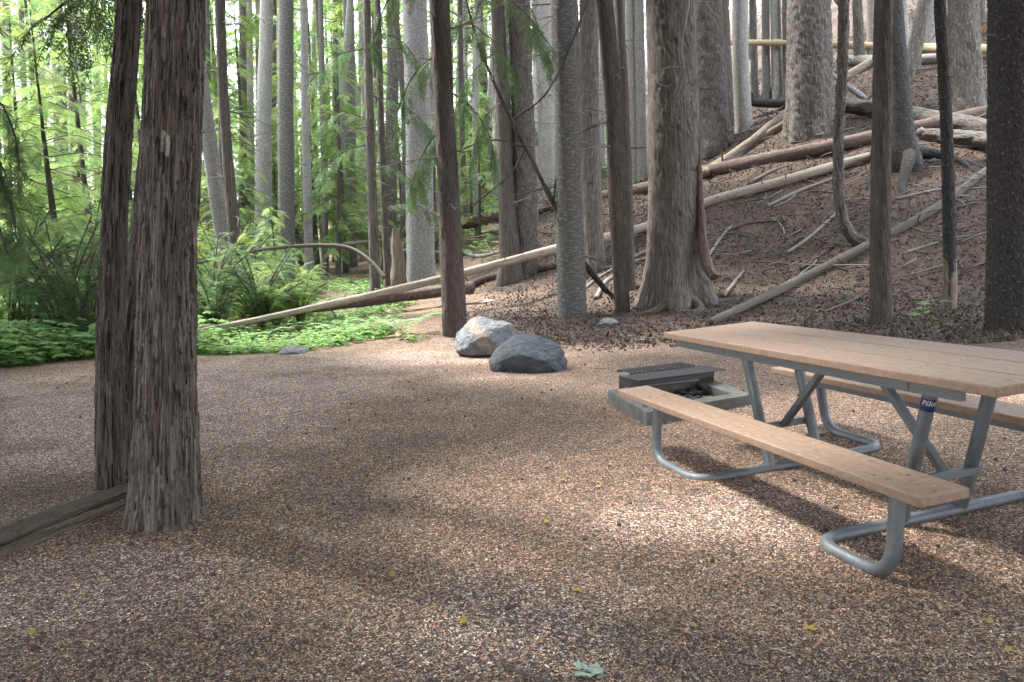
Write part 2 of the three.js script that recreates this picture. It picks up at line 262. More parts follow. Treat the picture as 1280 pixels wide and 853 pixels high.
{
  const axis = (parts) => { const o = []; for (const [a, b, n] of parts) for (let i = 0; i < n; i++) o.push(a + (b - a) * i / n); o.push(parts[parts.length - 1][1]); return o; };
  const xs = axis([[-120, -30, 18], [-30, -8, 60], [-8, 9, 300], [9, 24, 90], [24, 120, 30]]), zs = axis([[-160, -60, 30], [-60, -24, 70], [-24, -13, 110], [-13, 0, 280], [0, 40, 30]]);
  const P = [], UV = [], C = [], I = [];
  zs.forEach(z => xs.forEach(x => { P.push(x, ground(x, z), z); UV.push(x / 2.1, z / 2.1); C.push(...zone(x, z)); }));
  for (let j = 0; j < zs.length - 1; j++) for (let i = 0; i < xs.length - 1; i++) { const a = j * xs.length + i, b = a + xs.length; I.push(a, b, a + 1, b, b + 1, a + 1); }
  const g = new THREE.BufferGeometry(); g.setAttribute('position', new THREE.Float32BufferAttribute(P, 3)); g.setAttribute('uv', new THREE.Float32BufferAttribute(UV, 2)); g.setAttribute('color', new THREE.Float32BufferAttribute(C, 3)); g.setIndex(I); g.computeVertexNormals();
  solo('ground', g, litterMats, 'forest floor of brown needle litter rising to a wooded slope', 'ground', undefined, 'structure');
}
console.log('ground done');

// ---------------------------------------------------------------- trees
function tree({ name = 'tree', label, category = 'tree', group, base, t, pts = [], w, kind, H = 24, hb = 12, R = 2.6, n = 46, radial = 20, fine = 0, dsFine = .025, flare = .35, lobes = 5, disp = 1, seed = 1, rough = .05, leaf, broken, flareH, ds, twigs = 0 }) {
  const g = thing(name, label, category, group);
  let b = t ? at(base[0], base[1], t) : hit(base[0], base[1]); b.y = ground(b.x, b.z);
  const dep = depthOf(b), P = [b.clone()], Rr = [w[0] / 2 * dep / FOC];
  pts.forEach(([x, y], i) => { const p = atZ(x, y, b.z - .02 * i); P.push(p); Rr.push(w[i + 1] / 2 * dep / FOC); });
  const last = P[P.length - 1], prev = P[P.length - 2] || b.clone().add(V(0, -1, 0)), d = last.clone().sub(prev).normalize(), lr = Rr[Rr.length - 1];
  if (!broken) { const top = b.y + H; let p = last.clone(); for (let i = 1; i <= 4; i++) { const dy = (top - last.y) / 4; d.lerp(YUP, .35); p = p.clone().addScaledVector(d, dy / Math.max(.5, d.y)); P.push(p); Rr.push(mix(lr, .03, (i / 4) ** 1.2)); } }
  const down = P[1].clone().sub(b).normalize(); const foot = b.clone().addScaledVector(down, -.3);
  P.unshift(foot); Rr.unshift(Rr[0]);
  const loc = P.map(p => p.clone().sub(b)); g.position.copy(b);
  part('trunk', tube({ pts: loc, rad: Rr, kind, radial, fine, dsFine, flare, lobes, seed, disp, rough, flareH, ds: ds ?? (fine ? .2 : .14) }), BARK[kind].mat, g);
  const curve = loc.slice(1), axis = y => { let i = 0; while (i < curve.length - 2 && curve[i + 1].y < y) i++; const f = clamp((y - curve[i].y) / Math.max(.01, curve[i + 1].y - curve[i].y)); return curve[i].clone().lerp(curve[i + 1], f); };
  if (!broken && n) {
    const cl = GAPS.map(e => e.slice()); for (const e of GAPS) e[0].sub(b); crown(g, axis, hb, H, R, n, seed * 13 + 1, leaf); for (const e of GAPS) e[0].add(b);
  }
  if (twigs) deadBranches(g, axis, 1, hb + 1, twigs, 1.1, seed + 900);
  return { g, b, dep, axis, P: loc, R: Rr };
}
const TWIGGEO = (() => { const g = [], r = rng(19); for (let i = 0; i < 5; i++) { const y = .12 * (r() - .5); const a = V(i * .16, i ? y : 0, .1 * (r() - .5)), b = V(i * .16 + .2, y - .05 * r(), .1 * (r() - .5)); if (i < 5) g.push(new THREE.TubeGeometry(new THREE.LineCurve3(V(i * .2, -.03 * i * i * .3, 0), V((i + 1) * .2, -.03 * (i + 1) ** 2 * .3, 0)), 1, .012 * (1 - i * .17), 4)); for (const s of [-1, 1]) if (r() < .8) g.push(new THREE.TubeGeometry(new THREE.LineCurve3(V((i + .5) * .2, -.01 * i * i, 0), V((i + .5) * .2 + .15 + .15 * r(), -.01 * i * i - .12 * r(), s * (.1 + .22 * r()))), 1, .005, 3)); } return mergeGeometries(g); })();
function deadBranches(g, axis, y0, y1, n, len, seed) {      // fine bare branches low on a stem
  const r = rng(seed), l = []; for (let i = 0; i < n; i++) { const a = r() * 6.283, d = V(Math.cos(a), -.25 + .3 * r(), Math.sin(a)); l.push(M4(axis(mix(y0, y1, r())), aim(d, r() * 6), len * (.4 + .9 * r()))); } many('dead_branches', TWIGGEO, DEADWOOD, l, g, () => tint(r, .35));
}
const DEADWOOD = new THREE.MeshStandardMaterial({ color: new THREE.Color().setRGB(.13, .11, .095), roughness: .95 });
const T = {};
T.main = tree({ name: 'cedar_tree', label: 'thick shaggy-barked cedar with a pale scar, in front of its two slimmer neighbours', group: 'clump of three cedars', base: [207, 650], pts: [[208, 480], [209, 330], [214, 200], [219, 0]], w: [76, 68, 64, 64, 62], kind: 'cedar', radial: 150, fine: 3.4, dsFine: .011, flare: .3, lobes: 4, flareH: .16, seed: 3, H: 22, hb: 7, R: 3.5, n: 170 });
T.thin = tree({ name: 'cedar_tree', label: 'slim dark cedar leaning beside the thick scarred cedar', group: 'clump of three cedars', base: [137, 608], pts: [[137, 440], [146, 216], [161, 0]], w: [31, 29, 28, 25], kind: 'cedar', radial: 90, fine: 3.6, dsFine: .014, flare: .1, seed: 5, H: 18, hb: 8, R: 3.2, n: 140 });
T.behind = tree({ name: 'cedar_tree', label: 'cedar standing half hidden behind the thick scarred cedar', group: 'clump of three cedars', base: [197, 588], pts: [[191, 450], [207, 216], [220, 0]], w: [82, 74, 60, 48], kind: 'cedar', radial: 100, fine: 3.6, dsFine: .014, flare: .2, flareH: .25, seed: 7, H: 21, hb: 8, R: 3.3, n: 140 });
T.ten = tree({ twigs: 14, name: 'cedar_tree', label: 'slender reddish cedar standing behind the pale boulder', base: [569, 420], pts: [[561, 250], [555, 130], [549, 0]], w: [31, 26, 24, 24], kind: 'red', radial: 48, fine: 5, dsFine: .03, flare: .12, seed: 9, H: 20, hb: 7.5, R: 3, n: 110 });
T.fir = tree({ twigs: 14, name: 'fir_tree', label: 'grey fir blotched with pale lichen, nearest tree past the boulders', base: [716, 396], pts: [[710, 200], [703, 0]], w: [36, 32, 29], kind: 'fir', radial: 48, fine: 6, dsFine: .035, flare: .12, seed: 10, H: 24, hb: 9, n: 56, R: 2.8 });
T.leanA = tree({ twigs: 14, name: 'cedar_tree', label: 'slim reddish cedar leaning towards the lichened fir', base: [778, 391], pts: [[772, 250], [766, 120], [756, 0]], w: [18, 22, 21, 20], kind: 'red', radial: 36, fine: 6, dsFine: .04, flare: .1, seed: 12, H: 17, hb: 9, n: 26, R: 2 });
T.leanB = tree({ twigs: 14, name: 'cedar_tree', label: 'dark slim cedar close behind the leaning reddish cedar', base: [786, 362], pts: [[783, 220], [779, 100], [773, 0]], w: [16, 14, 12, 11], kind: 'red', radial: 24, flare: .1, seed: 13, H: 18, hb: 10, n: 24, R: 2 });
T.thirty = tree({ twigs: 14, name: 'cedar_tree', label: 'grey stringy-barked cedar between the lichened fir and the leaning cedars', base: [741, 338], pts: [[737, 180], [736, 0]], w: [31, 25, 22], kind: 'cedar', radial: 40, fine: 7, dsFine: .05, flare: .3, seed: 14, H: 24, hb: 11, n: 30 });
T.six = tree({ twigs: 14, name: 'fir_tree', label: 'grey-brown fir beside the cedar with the fluted foot', base: [658, 345], pts: [[655, 180], [648, 0]], w: [31, 28, 25], kind: 'furrow', radial: 32, fine: 8, dsFine: .07, flare: .15, seed: 15, H: 24, hb: 9, n: 40 });
T.flute = tree({ twigs: 14, name: 'cedar_tree', label: 'pale dead-looking cedar with a fluted foot beside the grey-brown fir', base: [640, 352], pts: [[633, 230], [628, 120], [622, 0]], w: [30, 20, 17, 15], kind: 'cedar', radial: 36, fine: 7, dsFine: .06, flare: .5, flareH: .6, seed: 16, H: 21, hb: 8, n: 36, R: 2.2 });
T.big = tree({ name: 'cedar_tree', label: 'massive furrowed cedar with spreading roots at the foot of the slope', base: [846, 380], pts: [[843, 250], [841, 120], [838, 0]], w: [74, 64, 60, 56], kind: 'cedar', radial: 90, fine: 7, dsFine: .035, flare: .55, lobes: 6, flareH: .5, disp: 1.4, seed: 17, H: 28, hb: 12, R: 3.4, n: 60 });
T.nine = tree({ name: 'fir_tree', label: 'broad grey fir with a swollen foot uphill of the massive cedar', base: [890, 188], pts: [[886, 90], [882, 0]], w: [48, 42, 38], kind: 'furrow', radial: 44, fine: 6, dsFine: .06, flare: .35, flareH: .6, seed: 18, H: 28, hb: 16, n: 40, R: 3 });
tree({ name: 'fir_tree', label: 'slimmer grey fir growing from the same mound as the broad grey fir', base: [912, 160], pts: [[905, 80], [903, 0]], w: [22, 18, 17], kind: 'furrow', radial: 24, flare: .3, seed: 19, H: 25, hb: 15, n: 24 });
tree({ name: 'fir_tree', label: 'straight pale fir under the near end of the horizontal pole', base: [930, 160], pts: [[926, 80], [925, 0]], w: [21, 20, 19], kind: 'pale', radial: 24, flare: .1, seed: 20, H: 26, hb: 15, n: 24 });
T.doug = tree({ name: 'fir_tree', label: 'huge scaly-barked fir standing on the slope above the red log', base: [1013, 166], pts: [[1012, 80], [1011, 0]], w: [54, 52, 50], kind: 'furrow', radial: 60, fine: 6, dsFine: .05, flare: .3, lobes: 6, flareH: .8, disp: 1.2, seed: 21, H: 32, hb: 17, n: 50, R: 3.4 });
T.hook = tree({ name: 'dead_tree', label: 'thin grey dead stem with a hooked foot growing from the slope', category: 'dead tree', base: [1077, 304], pts: [[1063, 293], [1051, 262], [1048, 190], [1053, 90], [1055, 0]], w: [15, 14, 13, 12, 12, 13], kind: 'furrow', radial: 24, flare: .1, seed: 22, H: 13, n: 0, fine: 8, dsFine: .06 });
T.snag = tree({ name: 'dead_tree', label: 'reddish bare snag standing straight behind the picnic table', category: 'dead tree', base: [1101, 404], pts: [[1101, 250], [1103, 120], [1105, 0]], w: [25, 23, 21, 20], kind: 'red', radial: 44, fine: 6, dsFine: .03, flare: .12, seed: 23, H: 12, n: 0 });
T.rooty = tree({ name: 'fir_tree', label: 'dark fir on the slope with thick exposed roots', base: [1126, 205], pts: [[1122, 120], [1115, 0]], w: [40, 30, 24], kind: 'dark', radial: 40, fine: 7, dsFine: .06, flare: .45, lobes: 4, flareH: .5, seed: 24, H: 22, hb: 13, n: 36 });
T.gnaw = tree({ name: 'dead_tree', label: 'thin lichened dead stem stripped to yellow wood at its foot', category: 'dead tree', base: [1188, 388], pts: [[1187, 290], [1184, 180], [1180, 90], [1175, 0]], w: [13, 15, 14, 13, 13], kind: 'dark', radial: 24, fine: 6, dsFine: .05, flare: .05, seed: 25, H: 11, n: 0 });
T.hill = tree({ name: 'fir_tree', label: 'pale-barked fir high on the slope behind the weathered grey logs', base: [1207, 137], pts: [[1206, 60], [1205, 0]], w: [42, 36, 34], kind: 'furrow', radial: 36, fine: 6, dsFine: .08, flare: .25, seed: 26, H: 28, hb: 16, n: 36 });
T.edge = tree({ name: 'spruce_tree', label: 'dark flaky-barked spruce beyond the far side of the picnic table', base: [1263, 413], pts: [[1262, 250], [1261, 120], [1261, 0]], w: [50, 46, 45, 44], kind: 'dark', radial: 80, fine: 5, dsFine: .025, flare: .2, flareH: .25, disp: 1.3, seed: 27, H: 24, hb: 9, n: 60, R: 3 });
tree({ name: 'fir_tree', label: 'dark leaning fir above the pale fallen log', base: [1138, 92], pts: [[1150, 30], [1157, 0]], w: [19, 16, 15], kind: 'furrow', radial: 16, seed: 28, H: 22, hb: 14, n: 24 });
for (const [bx, by, tx, w, k, s] of [[958, 128, 957, 10, 'fir', 1], [972, 122, 970, 13, 'pale', 2], [984, 118, 982, 10, 'furrow', 3], [944, 126, 941, 9, 'furrow', 4], [1075, 80, 1072, 13, 'furrow', 5], [1092, 70, 1090, 14, 'pale', 6], [1165, 62, 1168, 14, 'pale', 7], [1222, 30, 1224, 14, 'furrow', 8], [1130, 60, 1128, 12, 'pale', 9], [1245, 30, 1242, 12, 'pale', 10], [800, 225, 797, 17, 'pale', 11], [790, 230, 786, 10, 'pale', 12], [860, 140, 858, 12, 'pale', 13]])
  tree({ name: 'fir_tree', label: { pale: 'slim pale trunk', fir: 'slim lichen-spotted trunk', furrow: 'slim brown furrowed trunk' }[k] + ' high up the slope in the back row', group: 'back row of trunks on the slope', base: [bx, by], pts: [[tx, 0]], w: [w * 1.05, w * .92], kind: k, radial: 14, seed: 40 + s, H: 26, hb: 13 + s % 3, n: 22, R: 2.2 });
// the left-hand wood
const leftWood = [
  [[294, 362], 17, [[272, 250], [255, 130], [238, 0]], [23, 20, 18, 16], 'pale', 'pale leaning fir trunk beside two dark stems behind the clump of cedars', 'fir_tree'],
  [[301, 362], 16.5, [[287, 230], [279, 120], [274, 0]], [15, 13, 12, 11], 'cedar', 'dark slim cedar stem close beside the pale leaning fir', 'cedar_tree'],
  [[286, 366], 17.5, [[280, 230], [276, 0]], [13, 11, 9], 'cedar', 'thinner dark cedar stem between the pale leaning fir and its neighbour', 'cedar_tree'],
  [[327, 320], 25, [[330, 150], [333, 0]], [22, 18, 15], 'pale', 'straight pale-barked fir, first of the three light trunks', 'fir_tree'],
  [[357, 315], 24, [[357, 150], [357, 0]], [20, 19, 18], 'fir', 'straight grey fir, middle of the three light trunks', 'fir_tree'],
  [[385, 318], 26, [[382, 150], [379, 0]], [11, 10, 9], 'pale', 'slender pale fir, thinnest of the three light trunks', 'fir_tree'],
  [[468, 335], 20, [[463, 180], [458, 0]], [13, 11, 9], 'cedar', 'dark slim cedar carrying drooping green boughs', 'cedar_tree'],
  [[484, 330], 21, [[477, 180], [472, 0]], [9, 8, 7], 'cedar', 'very thin dark cedar beside the one with drooping boughs', 'cedar_tree'],
  [[526, 345], 22, [[523, 170], [518, 0]], [36, 32, 30], 'pale', 'stout pale grey fir behind the slender reddish cedar', 'fir_tree'],
  [[680, 300], 30, [[679, 150], [677, 0]], [28, 26, 24], 'pale', 'bright pale trunk showing behind the lichened fir', 'fir_tree'],
  [[456, 270], 40, [[447, 150], [438, 60], [434, 0]], [10, 10, 9, 9], 'pale', 'leaning white trunk far back in the wood', 'fir_tree'],
  [[462, 268], 42, [[457, 130], [452, 0]], [11, 10, 10], 'pale', 'straight white trunk beside the leaning white one', 'fir_tree'],
];
leftWood.forEach(([base, t, pts, w, kind, label, name], i) => { T['left' + i] = tree({ name, label, base, t, pts, w, kind, radial: 20, seed: 60 + i, H: 22 + i % 3 * 2, hb: 10 + i % 4, n: 16, R: 2.0, flare: .2, fine: t < 23 ? 7 : 0, dsFine: .08, leaf: LEAF.far, twigs: 22 }); });
{
  const r = rng(5);                                       // the far wood
  for (let i = 0; i < 120; i++) {
    const px = -60 + (i + r()) / 120 * 1120, t = 28 + 40 * r(), q = at(px, 250, t); if (px > 780 && t < 38) continue;
    const b = V(q.x, 0, q.z), rad = .1 + .2 * r() * r(), H = 20 + 8 * r(), wpx = rad * 2 * FOC / t;
    tree({ name: 'fir_tree', label: { pale: 'straight pale trunk', fir: 'straight lichen-spotted trunk', furrow: 'straight brown trunk' }[['pale', 'fir', 'furrow', 'pale'][i % 4]] + ' standing far back in the wood', group: 'trunks far back in the wood', base: [px, 260], t, pts: [[px + (r() - .5) * 20, 0]], w: [wpx, wpx * .85], twigs: 16, kind: ['pale', 'fir', 'furrow', 'pale'][i % 4], radial: 10, ds: .6, seed: 100 + i, H, hb: px > 560 ? 12 + 4 * r() : 8 + 4 * r(), n: 12, R: 2.4, leaf: LEAF.far, disp: 0 });
  }
  for (const [x, z, H, hb] of [[-4.5, 3.5, 20, 6], [2.6, 4.2, 22, 7], [6.5, .8, 20, 6], [-6.6, -1.5, 21, 6], [9.5, -4.5, 22, 7], [-.8, 6.5, 22, 4], [-7.4, -5.2, 22, 6], [-9.6, -3, 23, 6], [-10, -7.6, 22, 6], [-8, 1.5, 20, 5], [-5, 8, 18, 2.5], [4, 9, 18, 2.5], [8.5, 5, 18, 3], [-11.5, .5, 20, 4], [11.5, -1, 20, 4], [0, 12, 18, 2], [-12.5, -5.5, 22, 5], [-8.8, -10.4, 22, 6], [-12.5, -9.8, 23, 6]]) { // the trees round the camp that shade it
    const p = onGround(x, z), g = thing('fir_tree', 'tall fir beside the camp, its crown shading the clearing', 'tree', 'firs shading the clearing'); g.position.copy(p);
    part('trunk', tube({ pts: [V(0, -.3, 0), V(0, 5, 0), V(.1, H * .6, 0), V(0, H, 0)], rad: [.26, .2, .12, .03], kind: 'dark', radial: 16, flare: .3, seed: 9 }), BARK.dark.mat, g);
    for (const e of GAPS) e[0].sub(p); crown(g, y => V(.05, y, 0), hb, H, 3.5, 170, Math.round(x * 10 + 199)); for (const e of GAPS) e[0].add(p);
  }
}
console.log('trees done');
tree({ name: 'rotten_stump', label: 'broken orange-brown rotten stump beside the dark cedars with drooping boughs', category: 'stump', base: [498, 330], t: 20, pts: [[496, 305], [493, 286]], w: [19, 13, 5], kind: 'rot', radial: 24, ds: .05, flare: .4, seed: 88, broken: true, rough: .3 });
[[583, 30, 7], [597, 27, 9], [612, 34, 8], [606, 40, 8], [668, 25, 9], [690, 36, 9], [726, 28, 11], [752, 27, 9], [763, 33, 10], [500, 27, 9], [545, 30, 8], [430, 30, 9], [405, 33, 8], [310, 31, 9], [572, 38, 8], [642, 38, 9]].forEach(([px, t, w], i) => tree({ name: 'fir_tree', label: 'slim grey trunk in the thick of the middle wood', group: 'slim trunks of the middle wood', base: [px, 290], t, pts: [[px + (i % 5 - 2) * 3, 140], [px + (i % 3 - 1) * 8, 0]], w: [w, w * .95, w * .9], kind: i % 3 ? 'pale' : 'furrow', radial: 12, ds: .4, seed: 240 + i, H: 22, hb: 11, n: 10, R: 2, leaf: LEAF.far, twigs: 18 }));
// exposed roots
function rootPart(tr, a, len, r0, drop, kind, seed) {
  const P = [], R = [], b = tr.b; for (let i = 0; i <= 6; i++) { const f = i / 6, aa = a + .5 * Math.sin(f * 3 + seed), x = Math.cos(aa) * (.15 + f * len), z = Math.sin(aa) * (.15 + f * len), gy = ground(b.x + x, b.z + z) - b.y; P.push(V(x, mix(.3, gy + r0 * .35 * (1 - f) - f * .06, Math.min(1, f * 1.6 + .15)), z)); R.push(r0 * (1 - f * .75)); }
  part('root', tube({ pts: P, rad: R, kind, radial: 14, ds: .05, seed, rough: .15 }), BARK[kind].mat, tr.g);
}
[[.4, 1.6, .13], [1.5, 1.3, .15], [2.5, 1.1, .12], [-.5, 1.3, .1]].forEach(([a, l, r], i) => rootPart(T.rooty, a, l, r, 0, 'dark', 5 + i));
[[.9, .8, .12], [1.7, .7, .14], [2.5, .9, .12], [.1, .6, .1], [3.3, .7, .1]].forEach(([a, l, r], i) => rootPart(T.big, a, l + .35, r, 0, 'cedar', 15 + i));
{ // yellow stripped wood round the foot of the gnawed stem, grey scar on the main cedar
  const q = T.gnaw, P = q.P.slice(1, 3), a = P[0], b = a.clone().lerp(P[1], .72); part('stripped_wood', tube({ pts: [a.clone().add(V(0, -.1, 0)), a.clone().lerp(b, .5), b], rad: [q.R[0] * 1.12, q.R[0] * 1.16, q.R[0] * .9], kind: 'rot', radial: 20, ds: .05, seed: 4, rough: .2 }), BARK.rot.mat, q.g);
}
function deadTwigs(tr, n, y0, y1, len, seed) {             // short bare twigs low on a trunk
  const r = rng(seed); for (let i = 0; i < n; i++) { const y = mix(y0, y1, r()), c = tr.axis(y), a = r() * 6.283, l = len * (.4 + .9 * r()), d = V(Math.cos(a), (r() - .6) * .5, Math.sin(a)), q = d.clone().applyAxisAngle(YUP, (r() - .5) * .8).add(V(0, -.3 * r(), 0)); part('dead_twig', tube({ pts: [c, c.clone().addScaledVector(d, l * .5), c.clone().addScaledVector(d, l * .5).addScaledVector(q, l * .5)], rad: [.012, .008, .003], kind: 'wood', radial: 5, ds: .15, disp: 0, seed: i }), BARK.wood.mat, tr.g); }
}
[[T.big, 9, 2.5, 6.5, .9, 1], [T.fir, 16, 1, 6, .7, 2], [T.ten, 10, 1.5, 5, .6, 3], [T.thirty, 9, 1.5, 7, .9, 4], [T.six, 14, 1.5, 8, 1, 5], [T.doug, 8, 1.5, 5, 1, 6], [T.nine, 8, 1, 5, 1, 7], [T.gnaw, 10, 1, 5, .35, 8], [T.flute, 10, 1.5, 7, .9, 9], [T.left8, 14, 1.5, 8, 1.1, 10], [T.left4, 12, 2, 8, 1, 11], [T.left3, 10, 2, 8, 1, 12], [T.left0, 10, 1.5, 7, .9, 13], [T.left1, 12, 1, 6, .9, 14], [T.left6, 10, 1, 6, .8, 15], [T.edge, 8, 2.5, 5, .5, 16], [T.leanA, 6, 2, 5, .6, 17], [T.hook, 5, 1.5, 5, .4, 18]].forEach(a => deadTwigs(...a));
{ // pale bare twigs hanging in front of the massive cedar
  const o = T.big.b; for (const q of [[[866, -30, -.9], [858, 25, -1.2], [852, 62, -1.3], [856, 92, -1.3], [846, 122, -1.3]], [[880, -30, -.8], [886, 8, -1.2], [900, 24, -1.4]], [[858, 35, -1.25], [870, 55, -1.3], [884, 68, -1.3]], [[856, 85, -1.3], [838, 84, -1.3], [812, 92, -1.3]], [[845, 100, -1.3], [835, 108, -1.2], [818, 102, -1.1]]]) part('dead_twig', tube({ pts: q.map(([x, y, dt]) => at(x, y, T.big.dep + dt).sub(o)), rad: q.map((_, i) => .014 * (1 - .7 * i / q.length)), kind: 'pale', radial: 6, ds: .08, disp: 0 }), BARK.pale.mat, T.big.g);
}
function scar(tr, px0, px1, wpx, lift) {                  // a strip of bare wood showing in the bark
  const P = [], pts = []; const a = atZ(px0[0], px0[1], tr.b.z + tr.R[1] * .98 + lift), b = atZ(px1[0], px1[1], tr.b.z + tr.R[2] * .96 + lift);
  const s = V(1, 0, 0), n = 10, w = wpx / 2 * tr.dep / FOC; const pos = [], idx = [], uv = [];
  for (let i = 0; i <= n; i++) { const f = i / n, c = a.clone().lerp(b, f).sub(tr.b), ww = w * Math.pow(Math.sin(Math.PI * clamp(f * .94 + .03)), .5) * (1 + .3 * Math.sin(i * 2.3)); for (let k = 0; k < 3; k++) { pos.push(c.x + (k - 1) * ww, c.y, c.z + (k === 1 ? .012 : -.02)); uv.push(k * .05, f * .4); } if (i < n) for (let k = 0; k < 2; k++) { const q = i * 3 + k; idx.push(q, q + 1, q + 3, q + 1, q + 4, q + 3); } }
  const g = new THREE.BufferGeometry(); g.setAttribute('position', new THREE.Float32BufferAttribute(pos, 3)); g.setAttribute('uv', new THREE.Float32BufferAttribute(uv, 2)); g.setIndex(idx); g.computeVertexNormals(); part('bark_scar', g, SCAR, tr.g);
}
const SCAR = new THREE.MeshStandardMaterial({ map: BARK.wood.mat.map, bumpMap: BARK.wood.mat.bumpMap, bumpScale: .003, color: new THREE.Color().setRGB(1.5, 1.5, 1.5), roughness: .9, side: THREE.DoubleSide });
scar(T.main, [176, 628], [178, 560], 7, -.015); scar(T.main, [201, 190], [203, 163], 5, .005); scar(T.main, [207, 195], [208, 168], 4, .005);

// ---------------------------------------------------------------- fallen logs
const ENDWOOD = (() => new THREE.MeshStandardMaterial({ roughness: .9, map: tex(256, 256, (i, j) => { const x = i / 128 - 1, y = j / 128 - 1, r = Math.hypot(x, y) + .03 * noise(x * 4 + 9, y * 4 + 9, 22), k = .85 + .15 * Math.sin(r * 70), c = 1 - .25 * clamp(noise(Math.atan2(y, x) * 5, r * 1.2, 44)); return [.42 * k * c, .25 * k * c, .13 * k * c].map(srgb); }, true) }))();
const tinted = (k, c) => { const m = BARK[k].mat.clone(); m.color.setRGB(...c); return m; };
function log({ mat, lift = 0, name = 'fallen_log', label, category = 'log', group, pts, w, kind = 'wood', radial = 16, cut, stubs = 0, seed = 1, rough = .08, ds = .12, disp = 1 }) {
  // pts: [px, py, depth] ; depth left out: lies on the ground there
  const P = pts.map(([x, y, t]) => { const h = hit(x, y); t = t && lift ? Math.min(t, depthOf(h) - lift) : t; if (t && t < depthOf(h)) return at(x, y, t); return h; }), R = P.map((p, i) => w[i] / 2 * depthOf(p) / FOC);
  P.forEach((p, i) => { if (p.y < ground(p.x, p.z) + R[i] * .6) p.y = ground(p.x, p.z) + R[i] * .8; });
  const o = P[0].clone(), g = thing(name, label, category, group); g.position.copy(o); const loc = P.map(p => p.clone().sub(o));
  part('stem', tube({ pts: loc, rad: R, kind, radial, ds, seed, rough, disp }), mat ?? BARK[kind].mat, g);
  const r = rng(seed * 7 + 3), c = new THREE.CatmullRomCurve3(loc, false, 'centripetal');
  for (let i = 0; i < stubs; i++) { const f = .05 + .9 * r(), p = c.getPointAt(f), tg = c.getTangentAt(f), a = r() * 6.28, rad = mix(R[0], R[R.length - 1], f), n = V(r() - .5, r() * .8, r() - .5).addScaledVector(tg, 0).cross(tg).normalize().applyAxisAngle(tg, a), l = rad * (1.5 + 3 * r()); part('branch_stub', tube({ pts: [p, p.clone().addScaledVector(n, l * .6), p.clone().addScaledVector(n, l).addScaledVector(tg, l * .3 * (r() - .5))], rad: [rad * .2, rad * .16, rad * .08], kind, radial: 6, ds: .1, seed: i }), BARK[kind].mat, g); }
  if (cut !== undefined) { const e = cut ? loc[loc.length - 1] : loc[0], t = cut ? c.getTangentAt(1) : c.getTangentAt(0).negate(), m = part('cut_end', new THREE.CircleGeometry((cut ? R[R.length - 1] : R[0]) * .96, 24), ENDWOOD, g); m.position.copy(e).addScaledVector(t, .012); m.quaternion.setFromUnitVectors(V(0, 0, 1), t); }
  return { g, R };
}
log({ label: 'long thin pale log slanting from the undergrowth up across the slope', pts: [[215, 421, 11.9], [400, 383, 13.3], [545, 350, 15], [700, 310, 16.6], [810, 283, 17.6], [885, 258, 18], [985, 230, 17.6], [1088, 201]], w: [6, 8, 10, 11, 12, 12, 13, 12], kind: 'wood', mat: tinted('wood', [1.35, 1.3, 1.22]), stubs: 26, seed: 2, rough: .14 });
log({ label: 'long reddish-brown log lying level along the slope', pts: [[568, 282, 27], [690, 264, 25.5], [810, 240, 23.5], [890, 220, 21.5], [1000, 198, 20], [1085, 180, 19.5], [1170, 161, 19.5], [1245, 144, 20]], w: [15, 14, 15, 17, 17, 17, 17, 16], kind: 'redwood', stubs: 10, seed: 3 });
log({ label: 'weathered pole lying up the slope behind the picnic table', pts: [[888, 407], [985, 362], [1085, 312], [1165, 268], [1242, 210]], w: [9, 12, 12, 11, 9], kind: 'wood', mat: tinted('wood', [.4, .37, .35]), stubs: 12, seed: 4, rough: .14 });
log({ label: 'peeled yellow pole held level across the standing firs', pts: [[903, 53, 24], [985, 54, 23.5], [1100, 58, 23], [1245, 62, 22.5]], w: [7, 8, 10, 12], kind: 'wood', mat: tinted('wood', [1.7, 1.5, 1.15]), seed: 5, lift: 1.2 });
log({ label: 'barked log propped up the slope below the huge scaly fir', pts: [[880, 217, 19], [935, 180, 20], [992, 140, 21], [1090, 82, 23]], w: [11, 11, 11, 12], kind: 'rot', stubs: 5, seed: 6 });
log({ label: 'short split log beside the propped log', pts: [[895, 218, 19.5], [945, 180, 20.2], [992, 152, 21]], w: [8, 9, 10], kind: 'rot', seed: 7 });
log({ label: 'mossy log bridging towards the huge scaly fir', pts: [[912, 122, 23], [950, 129, 22.5], [988, 133, 22]], w: [8, 10, 11], kind: 'dark', stubs: 4, seed: 8 });
log({ label: 'white broken branch leaning downhill beside the hooked stem', pts: [[1032, 87, 20], [1060, 108, 19.6], [1088, 128, 19.3]], w: [5, 7, 8], kind: 'pale', seed: 9, category: 'branch', name: 'fallen_branch' });
log({ label: 'mossy grey log lying behind the red log', pts: [[1050, 138], [1150, 152], [1248, 172]], w: [18, 20, 20], kind: 'furrow', stubs: 3, seed: 10, rough: .2 });
log({ label: 'broad weathered grey log with split sides under the red log', pts: [[1150, 172], [1195, 180], [1250, 190]], w: [14, 20, 24], kind: 'furrow', seed: 11, rough: .3, disp: 2 });
log({ label: 'white log lying high on the slope', pts: [[1062, 82, 26], [1150, 80, 26.5], [1248, 72, 27]], w: [14, 13, 12], kind: 'pale', seed: 12 });
log({ label: 'sawn log showing its round orange end high on the slope', pts: [[1233, 44, 27], [1262, 34, 28.5]], w: [15, 15], kind: 'furrow', cut: 0, seed: 13, radial: 24 });
log({ label: 'thin bowed log arching over the green undergrowth', pts: [[236, 331, 15], [330, 312, 15.6], [400, 307, 16], [436, 310, 16], [462, 326, 15.8], [480, 347, 15.6]], w: [3, 4, 5, 5, 5.5, 6], kind: 'wood', mat: tinted('wood', [.6, .57, .53]), stubs: 12, seed: 14, rough: .18 });
